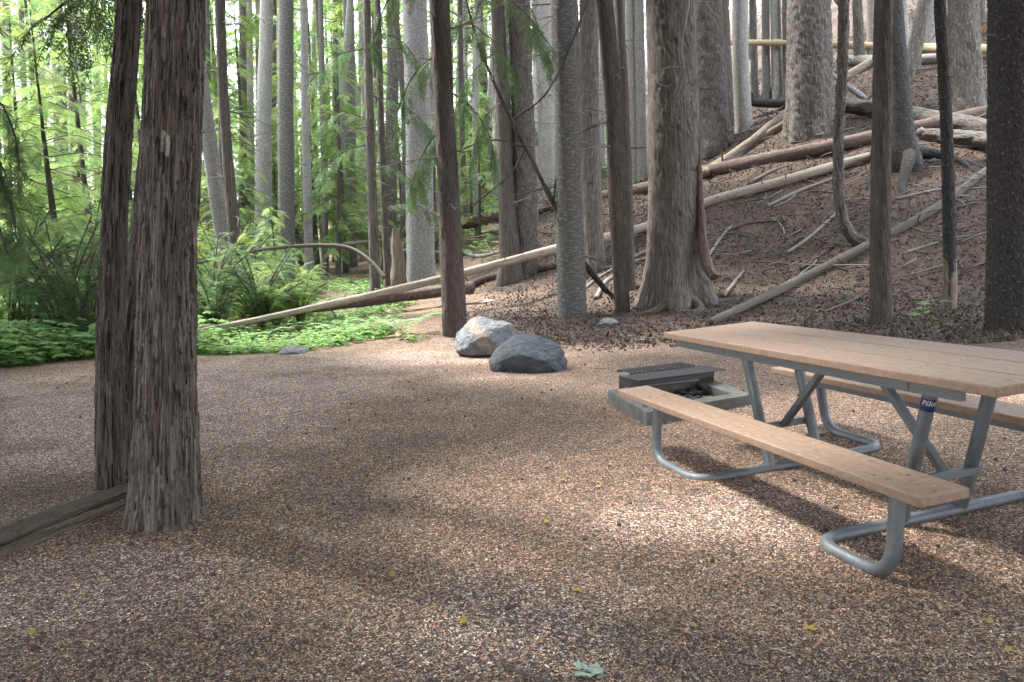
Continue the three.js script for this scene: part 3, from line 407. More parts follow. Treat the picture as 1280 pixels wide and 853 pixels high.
log({ label: 'dark rotten log under the long pale log', pts: [[390, 386, 14.4], [470, 374, 15.4], [590, 360, 16.6]], w: [10, 16, 15], kind: 'redwood', stubs: 5, seed: 15, rough: .18 });
log({ label: 'brown log lying on the ground past the slender reddish cedar', pts: [[560, 372], [610, 352], [700, 334]], w: [10, 10, 9], kind: 'redwood', stubs: 4, seed: 16 });
[[[420, 266, 33], [500, 264, 33], [570, 258, 33], 5], [[425, 281, 31], [500, 278, 31], [565, 284, 31], 6], [[440, 292, 29], [520, 296, 29], [560, 290, 29], 6], [[430, 305, 27], [500, 300, 27], [550, 306, 27], 5], [[410, 272, 34], [450, 276, 34], [520, 270, 34], 4], [[580, 300, 30], [610, 292, 30], [640, 296, 30], 5], [[575, 316, 27], [605, 322, 27], [640, 312, 27], 5], [[480, 318, 25], [520, 312, 25], [560, 318, 25], 5]].forEach(([a, b, c, w], i) => log({ label: 'thin pale log in the far jumble of fallen timber', group: 'far jumble of fallen timber', pts: [a, b, c], w: [w, w, w * .8], kind: i % 3 ? 'wood' : 'pale', stubs: 4, seed: 20 + i, radial: 10, ds: .4 }));
[[[985, 318], [1010, 300], [1045, 268], 5], [[1000, 338], [1025, 322], [1052, 300], 4], [[905, 372], [922, 350], [930, 340], 5], [[1000, 345], [1018, 330], [1032, 312], 3], [[1120, 250], [1180, 238], [1240, 236], 4], [[1030, 392], [1075, 372], [1090, 360], 4], [[960, 260], [1000, 240], [1040, 225], 5], [[880, 330], [900, 300], [915, 282], 4], [[1130, 318], [1190, 300], [1240, 292], 4], [[890, 300], [930, 282], [985, 276], 4], [[700, 392], [720, 372], [745, 350], 6], [[745, 375], [760, 352], [790, 335], 6], [[930, 235], [965, 215], [990, 206], 4], [[1140, 350], [1180, 338], [1235, 330], 3], [[840, 305], [800, 320], [742, 352], 6], [[820, 322], [780, 332], [735, 340], 5]].forEach(([a, b, c, w], i) => log({ name: 'fallen_branch', category: 'branch', label: ['bare grey dead branch', 'reddish-brown dead branch', 'bare grey dead branch', 'pale whitish dead branch'][i % 4] + ' lying on the brown slope', group: 'dead branches on the slope', pts: [a, b, c], w: [w, w * .85, w * .5], kind: ['wood', 'redwood', 'wood', 'pale'][i % 4], stubs: 5, seed: 40 + i, radial: 8, ds: .12 }));
{ // the bent dead sapling that bows from the foot of the massive cedar
  const g = thing('bent_sapling', 'thin dead sapling bowed over from the foot of the massive cedar', 'sapling'), P = [[806, 383, 15.2], [785, 381, 14.6], [757, 362, 14], [726, 322, 13.6], [692, 255, 13.4], [657, 185, 13.2], [625, 120, 13], [598, 55, 13], [580, -10, 13]].map(a => at(...a)), o = P[0].clone(); g.position.copy(o);
  part('stem', tube({ pts: P.map(p => p.clone().sub(o)), rad: [.055, .055, .05, .045, .04, .034, .028, .022, .016], kind: 'furrow', radial: 12, ds: .06, seed: 3 }), BARK.furrow.mat, g);
  for (const [q, w] of [[[[692, 255, 13.4], [697, 215, 13.3], [722, 170, 13.2], [770, 148, 13]], .016], [[[657, 185, 13.2], [640, 215, 13], [600, 250, 12.8], [575, 268, 12.6]], .022], [[[726, 322, 13.6], [700, 280, 13.3], [672, 236, 13.2]], .012], [[[640, 150, 13.1], [680, 120, 13], [712, 60, 12.9], [735, 0, 12.8]], .022], [[[657, 185, 13.2], [620, 175, 13], [570, 190, 12.8], [545, 205, 12.6]], .018]]) part('branch', tube({ pts: q.map(a => at(...a).sub(o)), rad: q.map((_, i) => w * (1 - i / q.length * .7)), kind: 'furrow', radial: 7, ds: .08, seed: 4 }), BARK.furrow.mat, g);
}
{ // leaning strip of broken stem against the massive cedar
  const P = [[873, 150, -.5], [875, 230, -.55], [879, 300, -.6], [884, 330, -.7], [893, 347, -.9]].map(([x, y, dt]) => at(x, y, T.big.dep + dt)), o = P[4].clone(), g = thing('dead_tree', 'curved broken dead stem standing against the massive cedar', 'dead tree'); g.position.copy(o); part('trunk', tube({ pts: P.map(p => p.clone().sub(o)), rad: [.03, .05, .075, .09, .07], kind: 'rot', radial: 18, ds: .05, seed: 5, rough: .25 }), BARK.redwood.mat, g);
}
{ // half-rotted log beside the three cedars
  const a = hit(-40, 700), b = hit(163, 622), o = a.clone(), g = thing('rotten_log', 'split half-rotten log ending against the thick scarred cedar', 'log'); g.position.copy(o); const d = b.clone().sub(a);
  part('stem', tube({ pts: [V(0, .03, 0), d.clone().multiplyScalar(.5).add(V(0, .045, 0)), d.clone().add(V(0, .05, 0))], rad: [.045, .052, .04], kind: 'wood', radial: 40, ds: .015, seed: 8, rough: .3, disp: 2.5 }), tinted('wood', [.62, .57, .52]), g);
  const s = V(.05, -.02, .09); part('rotten_side', tube({ pts: [s.clone(), d.clone().multiplyScalar(.5).add(s).add(V(0, .02, 0)), d.clone().multiplyScalar(.94).add(s).add(V(0, .03, 0))], rad: [.04, .042, .022], kind: 'rot', radial: 30, ds: .015, seed: 9, rough: .35, disp: 2 }), BARK.rot.mat, g);
}

// ---------------------------------------------------------------- boughs that hang into view
const TWIG = new THREE.MeshStandardMaterial({ color: new THREE.Color().setRGB(.075, .055, .042), roughness: .95 });
function bough(tr, P, r0, sp, mat, dens, seed, size = 1, parent) { // P: world points; foliage along it
  const r = rng(seed), o = tr.b, curve = new THREE.CatmullRomCurve3(P.map(p => p.clone().sub(o)), false, 'centripetal'), L = curve.getLength();
  const b = part('branch', tube({ pts: curve.points, rad: P.map((_, i) => r0 * (1 - i / P.length * .8)), kind: 'furrow', radial: 7, ds: .12, seed }), BARK.furrow.mat, tr.g), lists = sp.map(() => []);
  const n = Math.round(L * dens);
  for (let i = 0; i < n; i++) { const f = .12 + .88 * (i + r()) / n, p = curve.getPointAt(Math.min(1, f)), t = curve.getTangentAt(Math.min(1, f)), sd = r() < .5 ? -1 : 1, d = t.clone().applyAxisAngle(YUP, sd * (.4 + .8 * r())); d.y -= .35 * r() + .1; lists[i % sp.length].push(M4(p, aim(d, (r() - .5) * .9), size * (.6 + .7 * r()))); }
  lists.forEach((l, i) => l.length && many('foliage', sp[i], mat, l, b, () => tint(r)));
}
const hang = (tr, t, list, seed) => list.forEach((q, i) => bough(tr, q.map(([x, y, dt = 0]) => at(x, y, t + dt)), .016, SPRAY.cedar, LEAF.cedar, 11, seed + i, .7));
hang(T.ten, T.ten.dep, [[[556, 10], [590, 30, -.4], [625, 60, -.8], [650, 100, -1]], [[555, 60], [520, 90, .3], [500, 130, .5], [490, 175, .6]], [[557, 110], [590, 135, -.3], [612, 170, -.5], [620, 215, -.6]], [[558, 150], [530, 190, -.3], [512, 240, -.4]], [[553, -30], [600, -20, -.5], [650, 10, -.9], [690, 60, -1.1]], [[553, -60], [510, -30, .4], [480, 10, .6], [465, 60, .7]]], 300);
hang(T.flute, T.flute.dep, [[[630, 60], [600, 80], [575, 120], [560, 180]], [[632, 120], [605, 150], [590, 200], [585, 240]], [[626, 20], [660, 40], [690, 80], [700, 110]], [[625, 0], [590, 10], [560, 40]], [[630, 90], [655, 120], [672, 170]], [[624, -20], [650, -10], [672, 30], [680, 60]]], 330);
hang(T.left6, 20, [[[463, 180], [430, 190], [400, 215]], [[461, 120], [500, 130], [535, 160], [548, 195]], [[462, 150], [425, 140], [395, 160]], [[459, 60], [420, 70], [390, 100]], [[460, 40], [500, 50], [530, 90]], [[466, 260], [510, 255], [545, 270], [560, 290]], [[463, 200], [500, 215], [530, 240]]], 350);
hang(T.thin, T.thin.dep, [[[163, -40], [120, -20, .3], [80, 5, .4], [55, 25, .5]], [[163, -60], [130, -35], [100, 2, .2]]], 370);
{ // a cedar just out of view whose drooping boughs reach in at the side
  const b = onGround(-6.7, -6.9), g = thing('cedar_tree', 'cedar at the clearing edge whose dark drooping boughs hang in', 'tree'); g.position.copy(b);
  part('trunk', tube({ pts: [V(0, -.3, 0), V(.05, 3, 0), V(0, 8, .1), V(0, 16, 0)], rad: [.17, .14, .1, .02], kind: 'cedar', radial: 24, flare: .3, seed: 31 }), BARK.cedar.mat, g);
  for (const e of GAPS) e[0].sub(b); crown(g, y => V(0, y, 0), 5, 18, 3.2, 150, 77); for (const e of GAPS) e[0].add(b);
  hang({ b, g }, 8.3, [[[-60, 130], [-10, 120], [15, 160], [25, 215]], [[-60, 200], [-15, 205], [12, 250], [22, 310]], [[-60, 250], [-10, 270], [10, 320]], [[-60, 160], [-20, 170], [8, 220]]], 390);
}
console.log('boughs done');

// ---------------------------------------------------------------- young hemlocks, shrubs, ferns, ground cover
function sapling(px, t, H, R, label, { sp = SPRAY.hemlock, mat = LEAF.hemlock, seed = 1, dens = 1, name = 'young_hemlock', group, y0 = .12, size = 1 } = {}) {
  const q = at(px, 300, t), b = onGround(q.x, q.z), g = thing(name, label, 'young tree', group), r = rng(seed); g.position.copy(b);
  const lean = V((r() - .5) * .08 * H, H, (r() - .5) * .08 * H); part('trunk', tube({ pts: [V(0, -.2, 0), lean.clone().multiplyScalar(.5).add(V(.03 * H * (r() - .5), 0, 0)), lean], rad: [.012 * H + .01, .008 * H, .006], kind: 'furrow', radial: 9, ds: .25, seed }), BARK.furrow.mat, g);
  const br = [], lists = sp.map(() => []), nb = Math.round((12 + H * 8) * dens);
  for (let i = 0; i < nb; i++) {
    const f = y0 + (1 - y0) * (i + r()) / nb, c = lean.clone().multiplyScalar(f), a = r() * 6.283, len = R * Math.pow(1 - f + .04, .75) * (.65 + .5 * r()), d = V(Math.cos(a), .12, Math.sin(a)), P = [c, c.clone().addScaledVector(d, len * .5).add(V(0, .02 * len, 0)), c.clone().addScaledVector(d, len).add(V(0, -.22 * len, 0))], cv = new THREE.CatmullRomCurve3(P);
    br.push(new THREE.TubeGeometry(cv, 5, .004 + .004 * len, 4));
    const ns = Math.max(2, Math.round(len / (.2 * size))); for (let j = 0; j < ns; j++) { const u = .15 + .85 * (j + r()) / ns, p = cv.getPointAt(Math.min(1, u)), tg = cv.getTangentAt(Math.min(1, u)), sd = j % 2 ? 1 : -1, dd = tg.clone().applyAxisAngle(YUP, sd * (.35 + .6 * r())); dd.y -= .12 + .2 * r(); lists[(i + j) % sp.length].push(M4(p, aim(dd, (r() - .5) * .5), size * (.55 + .65 * r()) * Math.min(1, .5 + len))); }
    lists[i % sp.length].push(M4(P[1].clone().lerp(P[2], .7), aim(P[2].clone().sub(P[1]), 0), size * .8));
  }
  part('branches', mergeGeometries(br), TWIG, g);
  lists.forEach((l, i) => l.length && many('foliage', sp[i], mat, l, g, () => tint(r, .3)));
  return g;
}
const HEM = 'light green young hemlock with layered drooping sprays';
[[75, 13.5, 5.6, 1.9], [20, 15, 6, 2], [118, 17, 7, 2.1], [-30, 13, 6, 2], [50, 20, 9, 2.4], [195, 19, 7.5, 2.2], [10, 24, 11, 2.6], [100, 26, 12, 2.8], [160, 24, 10, 2.6], [250, 23, 8, 2.2]].forEach(([px, t, H, R], i) => sapling(px, t, H, R, `${HEM} in the thicket past the clump of cedars`, { seed: 500 + i, group: 'young hemlocks past the clump of cedars', size: .68 }));
[[300, 21, 5, 1.8], [345, 19, 2.4, 1.1], [318, 16, 1.6, .9], [420, 27, 8, 2.2], [395, 30, 9, 2.4], [345, 30, 6, 2], [505, 30, 7, 2], [440, 36, 5, 2], [545, 26, 5, 1.6], [590, 34, 6, 2], [290, 30, 9, 2.4], [600, 26, 4.5, 1.5]].forEach(([px, t, H, R], i) => sapling(px, t, H, R, 'young green conifer growing among the pale trunks', { seed: 530 + i, group: 'young conifers among the pale trunks', mat: LEAF.far, sp: t > 33 ? SPRAY.far : SPRAY.hemlock, size: t > 33 ? .8 : .7 }));
[[-60, 42, 14, 3.2], [40, 45, 15, 3.4], [135, 40, 14, 3.2], [210, 46, 16, 3], [285, 50, 17, 3], [330, 62, 20, 3.4], [372, 52, 13, 2.8], [420, 64, 20, 3.4], [470, 54, 15, 2.6], [515, 66, 20, 3.4], [555, 58, 14, 2.6], [600, 68, 19, 3.4], [650, 60, 14, 2.4], [700, 70, 20, 3.4], [760, 62, 14, 2.6], [820, 72, 18, 3.2]].forEach(([px, t, H, R], i) => sapling(px, t, H, R, 'bushy green conifer closing the view at the back of the wood', { seed: 560 + i, group: 'bushy conifers at the back', mat: LEAF.far, sp: SPRAY.far, size: 1.15, name: 'bushy_conifer', dens: .62 }));
[[250, 27, 11, 1.7], [280, 34, 13, 1.8], [312, 28, 10, 1.6], [340, 38, 14, 2], [375, 33, 11, 1.7], [405, 40, 14, 2], [430, 29, 9, 1.5], [450, 44, 15, 2.1], [490, 37, 12, 1.8], [515, 42, 14, 2], [540, 33, 9, 1.5], [575, 45, 14, 2], [605, 40, 12, 1.8], [640, 46, 13, 2], [665, 38, 10, 1.6], [770, 46, 11, 1.8], [225, 30, 12, 1.8]].forEach(([px, t, H, R], i) => sapling(px, t, H, R, 'slender loose-branched conifer filling the gaps between the far trunks', { seed: 700 + i, group: 'slender conifers between the far trunks', mat: LEAF.far, sp: SPRAY.far, size: .85, name: 'slender_conifer', dens: .5 }));
function shrub(px, py, H, R, label, seed, leaf = SPRAY.cedar, mat = LEAF.shrub, n = 12, t) {
  const b = t ? at(px, py, t) : hit(px, py); b.y = ground(b.x, b.z); const g = thing('shrub', label, 'shrub'), r = rng(seed), lists = leaf.map(() => []), st = []; g.position.copy(b);
  for (let i = 0; i < n; i++) { const a = r() * 6.283, l = H * (.7 + .5 * r()), out = R * (.4 + .6 * r()), P = [V(0, -.1, 0), V(Math.cos(a) * out * .35, l * .55, Math.sin(a) * out * .35), V(Math.cos(a) * out, l * (.75 + .25 * r()), Math.sin(a) * out)], cv = new THREE.CatmullRomCurve3(P); st.push(new THREE.TubeGeometry(cv, 8, .012, 5)); for (let j = 0; j < 34; j++) { const u = .22 + .78 * r(), p = cv.getPointAt(u), d = cv.getTangentAt(u).applyAxisAngle(V(r() - .5, r() - .5, r() - .5).normalize(), (r() - .5) * 2.2); d.y *= .5; lists[j % leaf.length].push(M4(p, aim(d, (r() - .5) * 1.2), .2 + .34 * r())); } }
  part('stems', mergeGeometries(st), TWIG, g); lists.forEach((l, i) => many('foliage', leaf[i], mat, l, g, () => tint(r, .3)));
}
shrub(85, 440, 2.2, 1.8, 'dark twiggy yew shrub with a bare curved stem past the slim cedar', 601, SPRAY.cedar, LEAF.shrub, 16, 12);
shrub(30, 430, 2.0, 1.5, 'dusky green yew shrub at the clearing edge', 602, SPRAY.cedar, LEAF.shrub, 12, 12.5);
shrub(262, 425, .9, .7, 'low green shrub just past the lower end of the long pale log', 603, SPRAY.cedar, LEAF.shrub, 9, 14.6);
shrub(345, 400, 1.1, .8, 'bushy green shrub between the bowed log and the long pale log', 604, SPRAY.cedar, LEAF.hemlock, 12, 14.2);
shrub(300, 395, .9, .6, 'small bright shrub under the pale leaning fir', 605, SPRAY.cedar, LEAF.hemlock, 9, 14.8);
shrub(8, 440, 2.3, 1.3, 'tall loose shrub with light green sprays at the clearing edge', 606, SPRAY.cedar, LEAF.hemlock, 14, 12.2);
shrub(108, 430, 2.0, 1.1, 'dark feathery shrub close behind the slim dark cedar', 607, SPRAY.cedar, LEAF.cedar, 14, 11.6);
shrub(268, 415, 1.7, .9, 'feathery green shrub close behind the thick scarred cedar', 608, SPRAY.cedar, LEAF.shrub, 14, 13.6);
shrub(325, 405, 1.5, .9, 'bushy dusky shrub under the bowed log', 609, SPRAY.cedar, LEAF.shrub, 14, 13.9);
shrub(375, 392, 1.2, .8, 'light green shrub behind the long pale log', 610, SPRAY.cedar, LEAF.hemlock, 12, 14.6);
shrub(280, 380, 2.2, 1.2, 'tall loose green shrub beside the dark slim stems', 611, SPRAY.cedar, LEAF.hemlock, 14, 16);
// broadleaf plants
function herb(seed, n, h, leaf, three) {
  const r = rng(seed), L = new Leaves();
  for (let i = 0; i < n; i++) {
    const a = r() * 6.283, out = h * (.25 + .6 * r()), top = V(Math.cos(a) * out, h * (.45 + .6 * r()), Math.sin(a) * out); L.stem(V(0, 0, 0), top, .006);
    const k = three ? 3 : 5; for (let j = 0; j < k; j++) { const b = a + (j - (k - 1) / 2) * (three ? 1.5 : .9), l = leaf * (.7 + .5 * r()), d = V(Math.cos(b), -.15 - .3 * r(), Math.sin(b)).normalize(), nn = V(d.x * .3 + .3 * (r() - .5), 1, d.z * .3 + .3 * (r() - .5)).normalize(); L.lens(top, top.clone().addScaledVector(d, l), l * .72, nn); }
  }
  return L.build();
}
function fernGeo(seed, n, h) { const r = rng(seed), L = new Leaves(); for (let i = 0; i < n; i++) { const a = i / n * 6.283 + r(), len = h * (.8 + .4 * r()), ax = f => V(Math.cos(a) * len * f * .8, len * (f * 1.05 - f * f * .75), Math.sin(a) * len * f * .8); for (let j = 0; j < 14; j++) { const f = .12 + .86 * j / 14, p = ax(f), q = ax(Math.min(1, f + .08)), d = q.clone().sub(p).normalize(), s = d.clone().cross(YUP).normalize(), w = .2 * h * Math.sin(Math.PI * Math.min(1, .25 + f * .75)); L.stem(p, q, .005); for (const e of [-1, 1]) L.flat(p, p.clone().addScaledVector(s, e * w).addScaledVector(d, w * .35).add(V(0, -w * .15, 0)), .03 * h * 1.6, YUP); } } return L.build(); }
const HERB = [herb(1, 7, .32, .13, true), herb(2, 6, .42, .12, false), herb(3, 9, .22, .1, true)], FERN = [fernGeo(1, 8, .75), fernGeo(2, 7, .6)];
const edge = [[-200, 470], [0, 462], [120, 449], [250, 445], [400, 440], [480, 436], [548, 424], [580, 412]].map(([x, y]) => hit(x, y));
const edgeDepth = x => { let i = 0; while (i < edge.length - 2 && edge[i + 1].x < x) i++; return -mix(edge[i].z, edge[i + 1].z, clamp((x - edge[i].x) / (edge[i + 1].x - edge[i].x), -1, 1)); };
{
  const r = rng(900), lists = HERB.map(() => []);
  for (let i = 0; i < 9000; i++) {
    const x = -16 + 16.5 * r(), e = edgeDepth(x), d = e + .15 + Math.pow(r(), 1.5) * 14, z = -d, far = d - e, px = 640 + x / d * FOC, patch = fbm(x * .5, z * .5, 44, 3);
    if (patch < -.12 - .2 * step(4, 0, far) + .3 * step(-3.2, -1.5, x)) continue; if (x > -1 && far > 5) continue; if (px > 575) continue;
    const k = (px < 240 ? 1.15 : .55) * (.6 + .6 * r()) * (far < .5 ? .7 : 1); lists[Math.floor(r() * 3)].push(M4(onGround(x, z, -.02), new THREE.Quaternion().setFromAxisAngle(YUP, r() * 6.283), k));
  }
  const g = thing('undergrowth', 'bright green broadleaf plants carpeting the ground past the clearing', 'undergrowth'); g.userData.kind = 'stuff';
  lists.forEach((l, i) => many('leaves', HERB[i], LEAF.herb, l, g, () => tint(r, .35)));
  const hl = [[], []]; for (let i = 0; i < 420; i++) { const x = -3.5 + 9 * r(), d = 22 + 16 * r(); if (fbm(x * .4, d * .4, 66, 2) < .05) continue; hl[i % 2].push(M4(onGround(x, -d), new THREE.Quaternion().setFromAxisAngle(YUP, r() * 6.28), 1.1 + .6 * r())); }
  hl.forEach((l, i) => many('leaves', HERB[i], LEAF.herb, l, g, () => tint(r, .3)));
  const rr = rng(33);
  [[8, 425], [45, 422], [62, 410], [92, 428], [112, 420], [25, 408], [255, 432], [285, 424], [325, 430], [360, 420], [430, 425], [470, 414], [505, 420], [420, 395], [380, 400]].forEach(([px, py], i) => { const p = hit(px, py), o = solo('fern', FERN[i % 2], LEAF.herb, 'green fern with arching fronds at the edge of the clearing', 'fern', 'ferns along the clearing edge'); o.position.copy(p); o.rotation.y = rr() * 6; o.scale.setScalar(.8 + .5 * rr()); });
  const tp = hit(1172, 412), o = solo('seedling', HERB[1], LEAF.herb, 'small green seedling between the thin dead stem and the picnic table', 'plant'); o.position.copy(tp); o.scale.setScalar(.85);
}
console.log('plants done');

// ---------------------------------------------------------------- boulders
function boulder(name, label, c, size, seed, tones, yaw, cuts, stain) {
  let g = new THREE.IcosahedronGeometry(1, name === 'stone' ? 12 : 32); const P = g.attributes.position, C = [], v = V(0, 0, 0);
  for (let i = 0; i < P.count; i++) {
    v.fromBufferAttribute(P, i).normalize(); let k = 1 + .22 * fbm(v.x * 1.4 + seed, v.y * 1.4, v.z * 1.4 + 3, 3);
    for (const [nx, ny, nz, h] of cuts) { const dn = v.x * nx + v.y * ny + v.z * nz; if (dn > 0) k = Math.min(k, mix(k, h / dn, .62)); }
    k += .045 * fbm(v.x * 6 + seed, v.y * 6, v.z * 6 + 5, 3) + .014 * fbm(v.x * 22 + seed, v.y * 22, v.z * 22 + 5, 2);
    const n = fbm(v.x * 3 + seed, v.y * 3, v.z * 3 + 8, 4), m = fbm(v.x * 16 + seed, v.y * 16, v.z * 16 + 2, 3), st = stain ? step(.0, .3, .24 - Math.abs(v.x * .8 + v.y * .3 + stain[3] + .25 * n)) * .8 : 0;
    const f = clamp(.5 + n * 1.1 + m * .9); C.push(...[0, 1, 2].map(q => mix(mix(tones[0][q], tones[1][q], f), stain ? stain[q] : 0, st)));
    P.setXYZ(i, v.x * k * size[0], Math.max(-.3 * size[1], v.y * k * size[1]), v.z * k * size[2]);
  }
  g.setAttribute('color', new THREE.Float32BufferAttribute(C, 3)); g.deleteAttribute('uv'); g.deleteAttribute('normal');
  const uv = new Float32Array(P.count * 2); for (let i = 0; i < P.count; i++) { uv[2 * i] = (P.getX(i) + P.getZ(i) * .6) * 1.6; uv[2 * i + 1] = (P.getY(i) + P.getZ(i) * .6) * 1.6; }
  g.setAttribute('uv', new THREE.Float32BufferAttribute(uv, 2));
  // smooth normals over coincident vertices
  const key = new Map(), nrm = new Float32Array(P.count * 3); g.computeVertexNormals(); const nn = g.attributes.normal;
  for (let i = 0; i < P.count; i++) { const q = `${Math.round(P.getX(i) * 2e4)},${Math.round(P.getY(i) * 2e4)},${Math.round(P.getZ(i) * 2e4)}`; const e = key.get(q) || key.set(q, V(0, 0, 0)).get(q); e.x += nn.getX(i); e.y += nn.getY(i); e.z += nn.getZ(i); }
  for (let i = 0; i < P.count; i++) { const q = `${Math.round(P.getX(i) * 2e4)},${Math.round(P.getY(i) * 2e4)},${Math.round(P.getZ(i) * 2e4)}`, e = key.get(q).clone().normalize(); nn.setXYZ(i, e.x, e.y, e.z); }
  const o = solo(name, g, STONE, label, 'rock'); o.position.copy(c); o.rotation.y = yaw; return o;
}
const STONE = (() => { const b = tex(512, 512, (i, j) => { const v = .5 + .6 * fbm(i / 24, j / 24, 31, 5) + .15 * noise(i * .6, j * .6, 22); return [v, v, v]; }); return new THREE.MeshStandardMaterial({ vertexColors: true, roughness: .88, bumpMap: b, bumpScale: .012 }); })();
{
  const b1 = hit(608, 447); b1.y += .13; b1.z -= .28; boulder('boulder', 'pale grey angular boulder with a tan streak beside the slender cedar', b1, [.42, .34, .36], 2.3, [[.08, .085, .09], [.17, .178, .185]], .2, [[-.75, .55, .35, .72], [.25, .8, .55, .74], [.7, .1, .7, .62], [-.2, -.3, .93, .75]], [.27, .2, .14, .12]);
  const b2 = hit(661, 466); b2.y += .08; b2.z -= .26; boulder('boulder', 'dark blue-grey rounded boulder in front of the pale one', b2, [.43, .3, .34], 5.7, [[.036, .04, .047], [.088, .096, .11]], -.25, [[.45, .8, .4, .72], [.1, -.45, .89, .7], [-.6, .7, .4, .76], [.85, .3, .4, .86]]);
  const b3 = hit(760, 405); boulder('stone', 'small pale stone lying on the litter past the boulders', b3, [.17, .1, .12], 8.8, [[.11, .11, .11], [.2, .2, .195]], .4, [[.2, .8, .5, .7]]);
  const b4 = hit(368, 442); boulder('stone', 'low grey stone at the edge of the undergrowth', b4, [.2, .1, .14], 9.8, [[.08, .085, .09], [.15, .155, .165]], .4, [[.2, .8, .5, .7]]);
  const b5 = hit(612, 378); boulder('stone', 'flat tan stone behind the boulders', b5, [.14, .06, .1], 4.8, [[.3, .25, .2], [.42, .36, .3]], .2, []);
}

// ---------------------------------------------------------------- picnic table
const GALV = (() => {                                     // galvanised steel with its spangle
  const N = 512, r = rng(4), pts = []; for (let i = 0; i < 900; i++) pts.push([r() * N, r() * N, r()]);
  const cell = 32, grid = {}; pts.forEach((p, i) => { const k = `${Math.floor(p[0] / cell)},${Math.floor(p[1] / cell)}`; (grid[k] ||= []).push(i); });
  const near = (x, y) => { let b = 1e9, v = 0; const cx = Math.floor(x / cell), cy = Math.floor(y / cell), M = N / cell; for (let a = -1; a <= 1; a++) for (let c = -1; c <= 1; c++) for (const i of grid[`${(cx + a + M) % M},${(cy + c + M) % M}`] || []) { let dx = Math.abs(pts[i][0] - x), dy = Math.abs(pts[i][1] - y); dx = Math.min(dx, N - dx); dy = Math.min(dy, N - dy); const d = dx * dx + dy * dy; if (d < b) { b = d; v = pts[i][2]; } } return v; };
  const val = new Float32Array(N * N); for (let j = 0; j < N; j++) for (let i = 0; i < N; i++) val[j * N + i] = near(i, j);
  const col = tex(N, N, (i, j) => { const s = .78 + .22 * val[j * N + i], d = .5 + .5 * fbm(i / N * 6, j / N * 6, 33, 4, 6, 6); return [.18 * s, .198 * s, .212 * s].map((v, q) => srgb(mix(v, [.24, .23, .21][q], step(.5, .85, d) * .55))); }, true);
  const rg = tex(N, N, (i, j) => { const v = .5 + .2 * val[j * N + i] + .15 * fbm(i / N * 6, j / N * 6, 73, 4, 6, 6); return [v, v, v]; });
  return new THREE.MeshStandardMaterial({ map: col, roughnessMap: rg, roughness: 1, metalness: .7 });
})();
const PLANK = (() => {                                    // brown recycled-plastic boards, dusty, with needles stuck to them
  const N = 1024, col = tex(N, N / 2, (i, j) => { const n = fbm(i / N * 10, j / N * 60, 22, 4, 10, 30), f = noise(i * .25, j * .25, 51, 256, 128), sp = noise(i * .5, j * .5, 91, 512, 256), d = fbm(i / N * 40, j / N * 40, 88, 4, 40, 20); let c = [.245, .157, .105].map(v => v * (1 + .18 * n + .12 * f)); c = c.map((v, q) => mix(v, [.31, .24, .195][q], clamp(.3 + d * 1.4) * .6)); if (sp > .62) c = c.map(v => v * .72); return c.map(srgb); }, true);
  const b = tex(512, 256, (i, j) => { const v = .5 + .3 * noise(i * .05, j * .7, 22) + .2 * noise(i * .5, j * .5, 44); return [v, v, v]; });
  return new THREE.MeshStandardMaterial({ map: col, bumpMap: b, bumpScale: .0012, roughness: .7 });
})();
const TB = new THREE.Group();
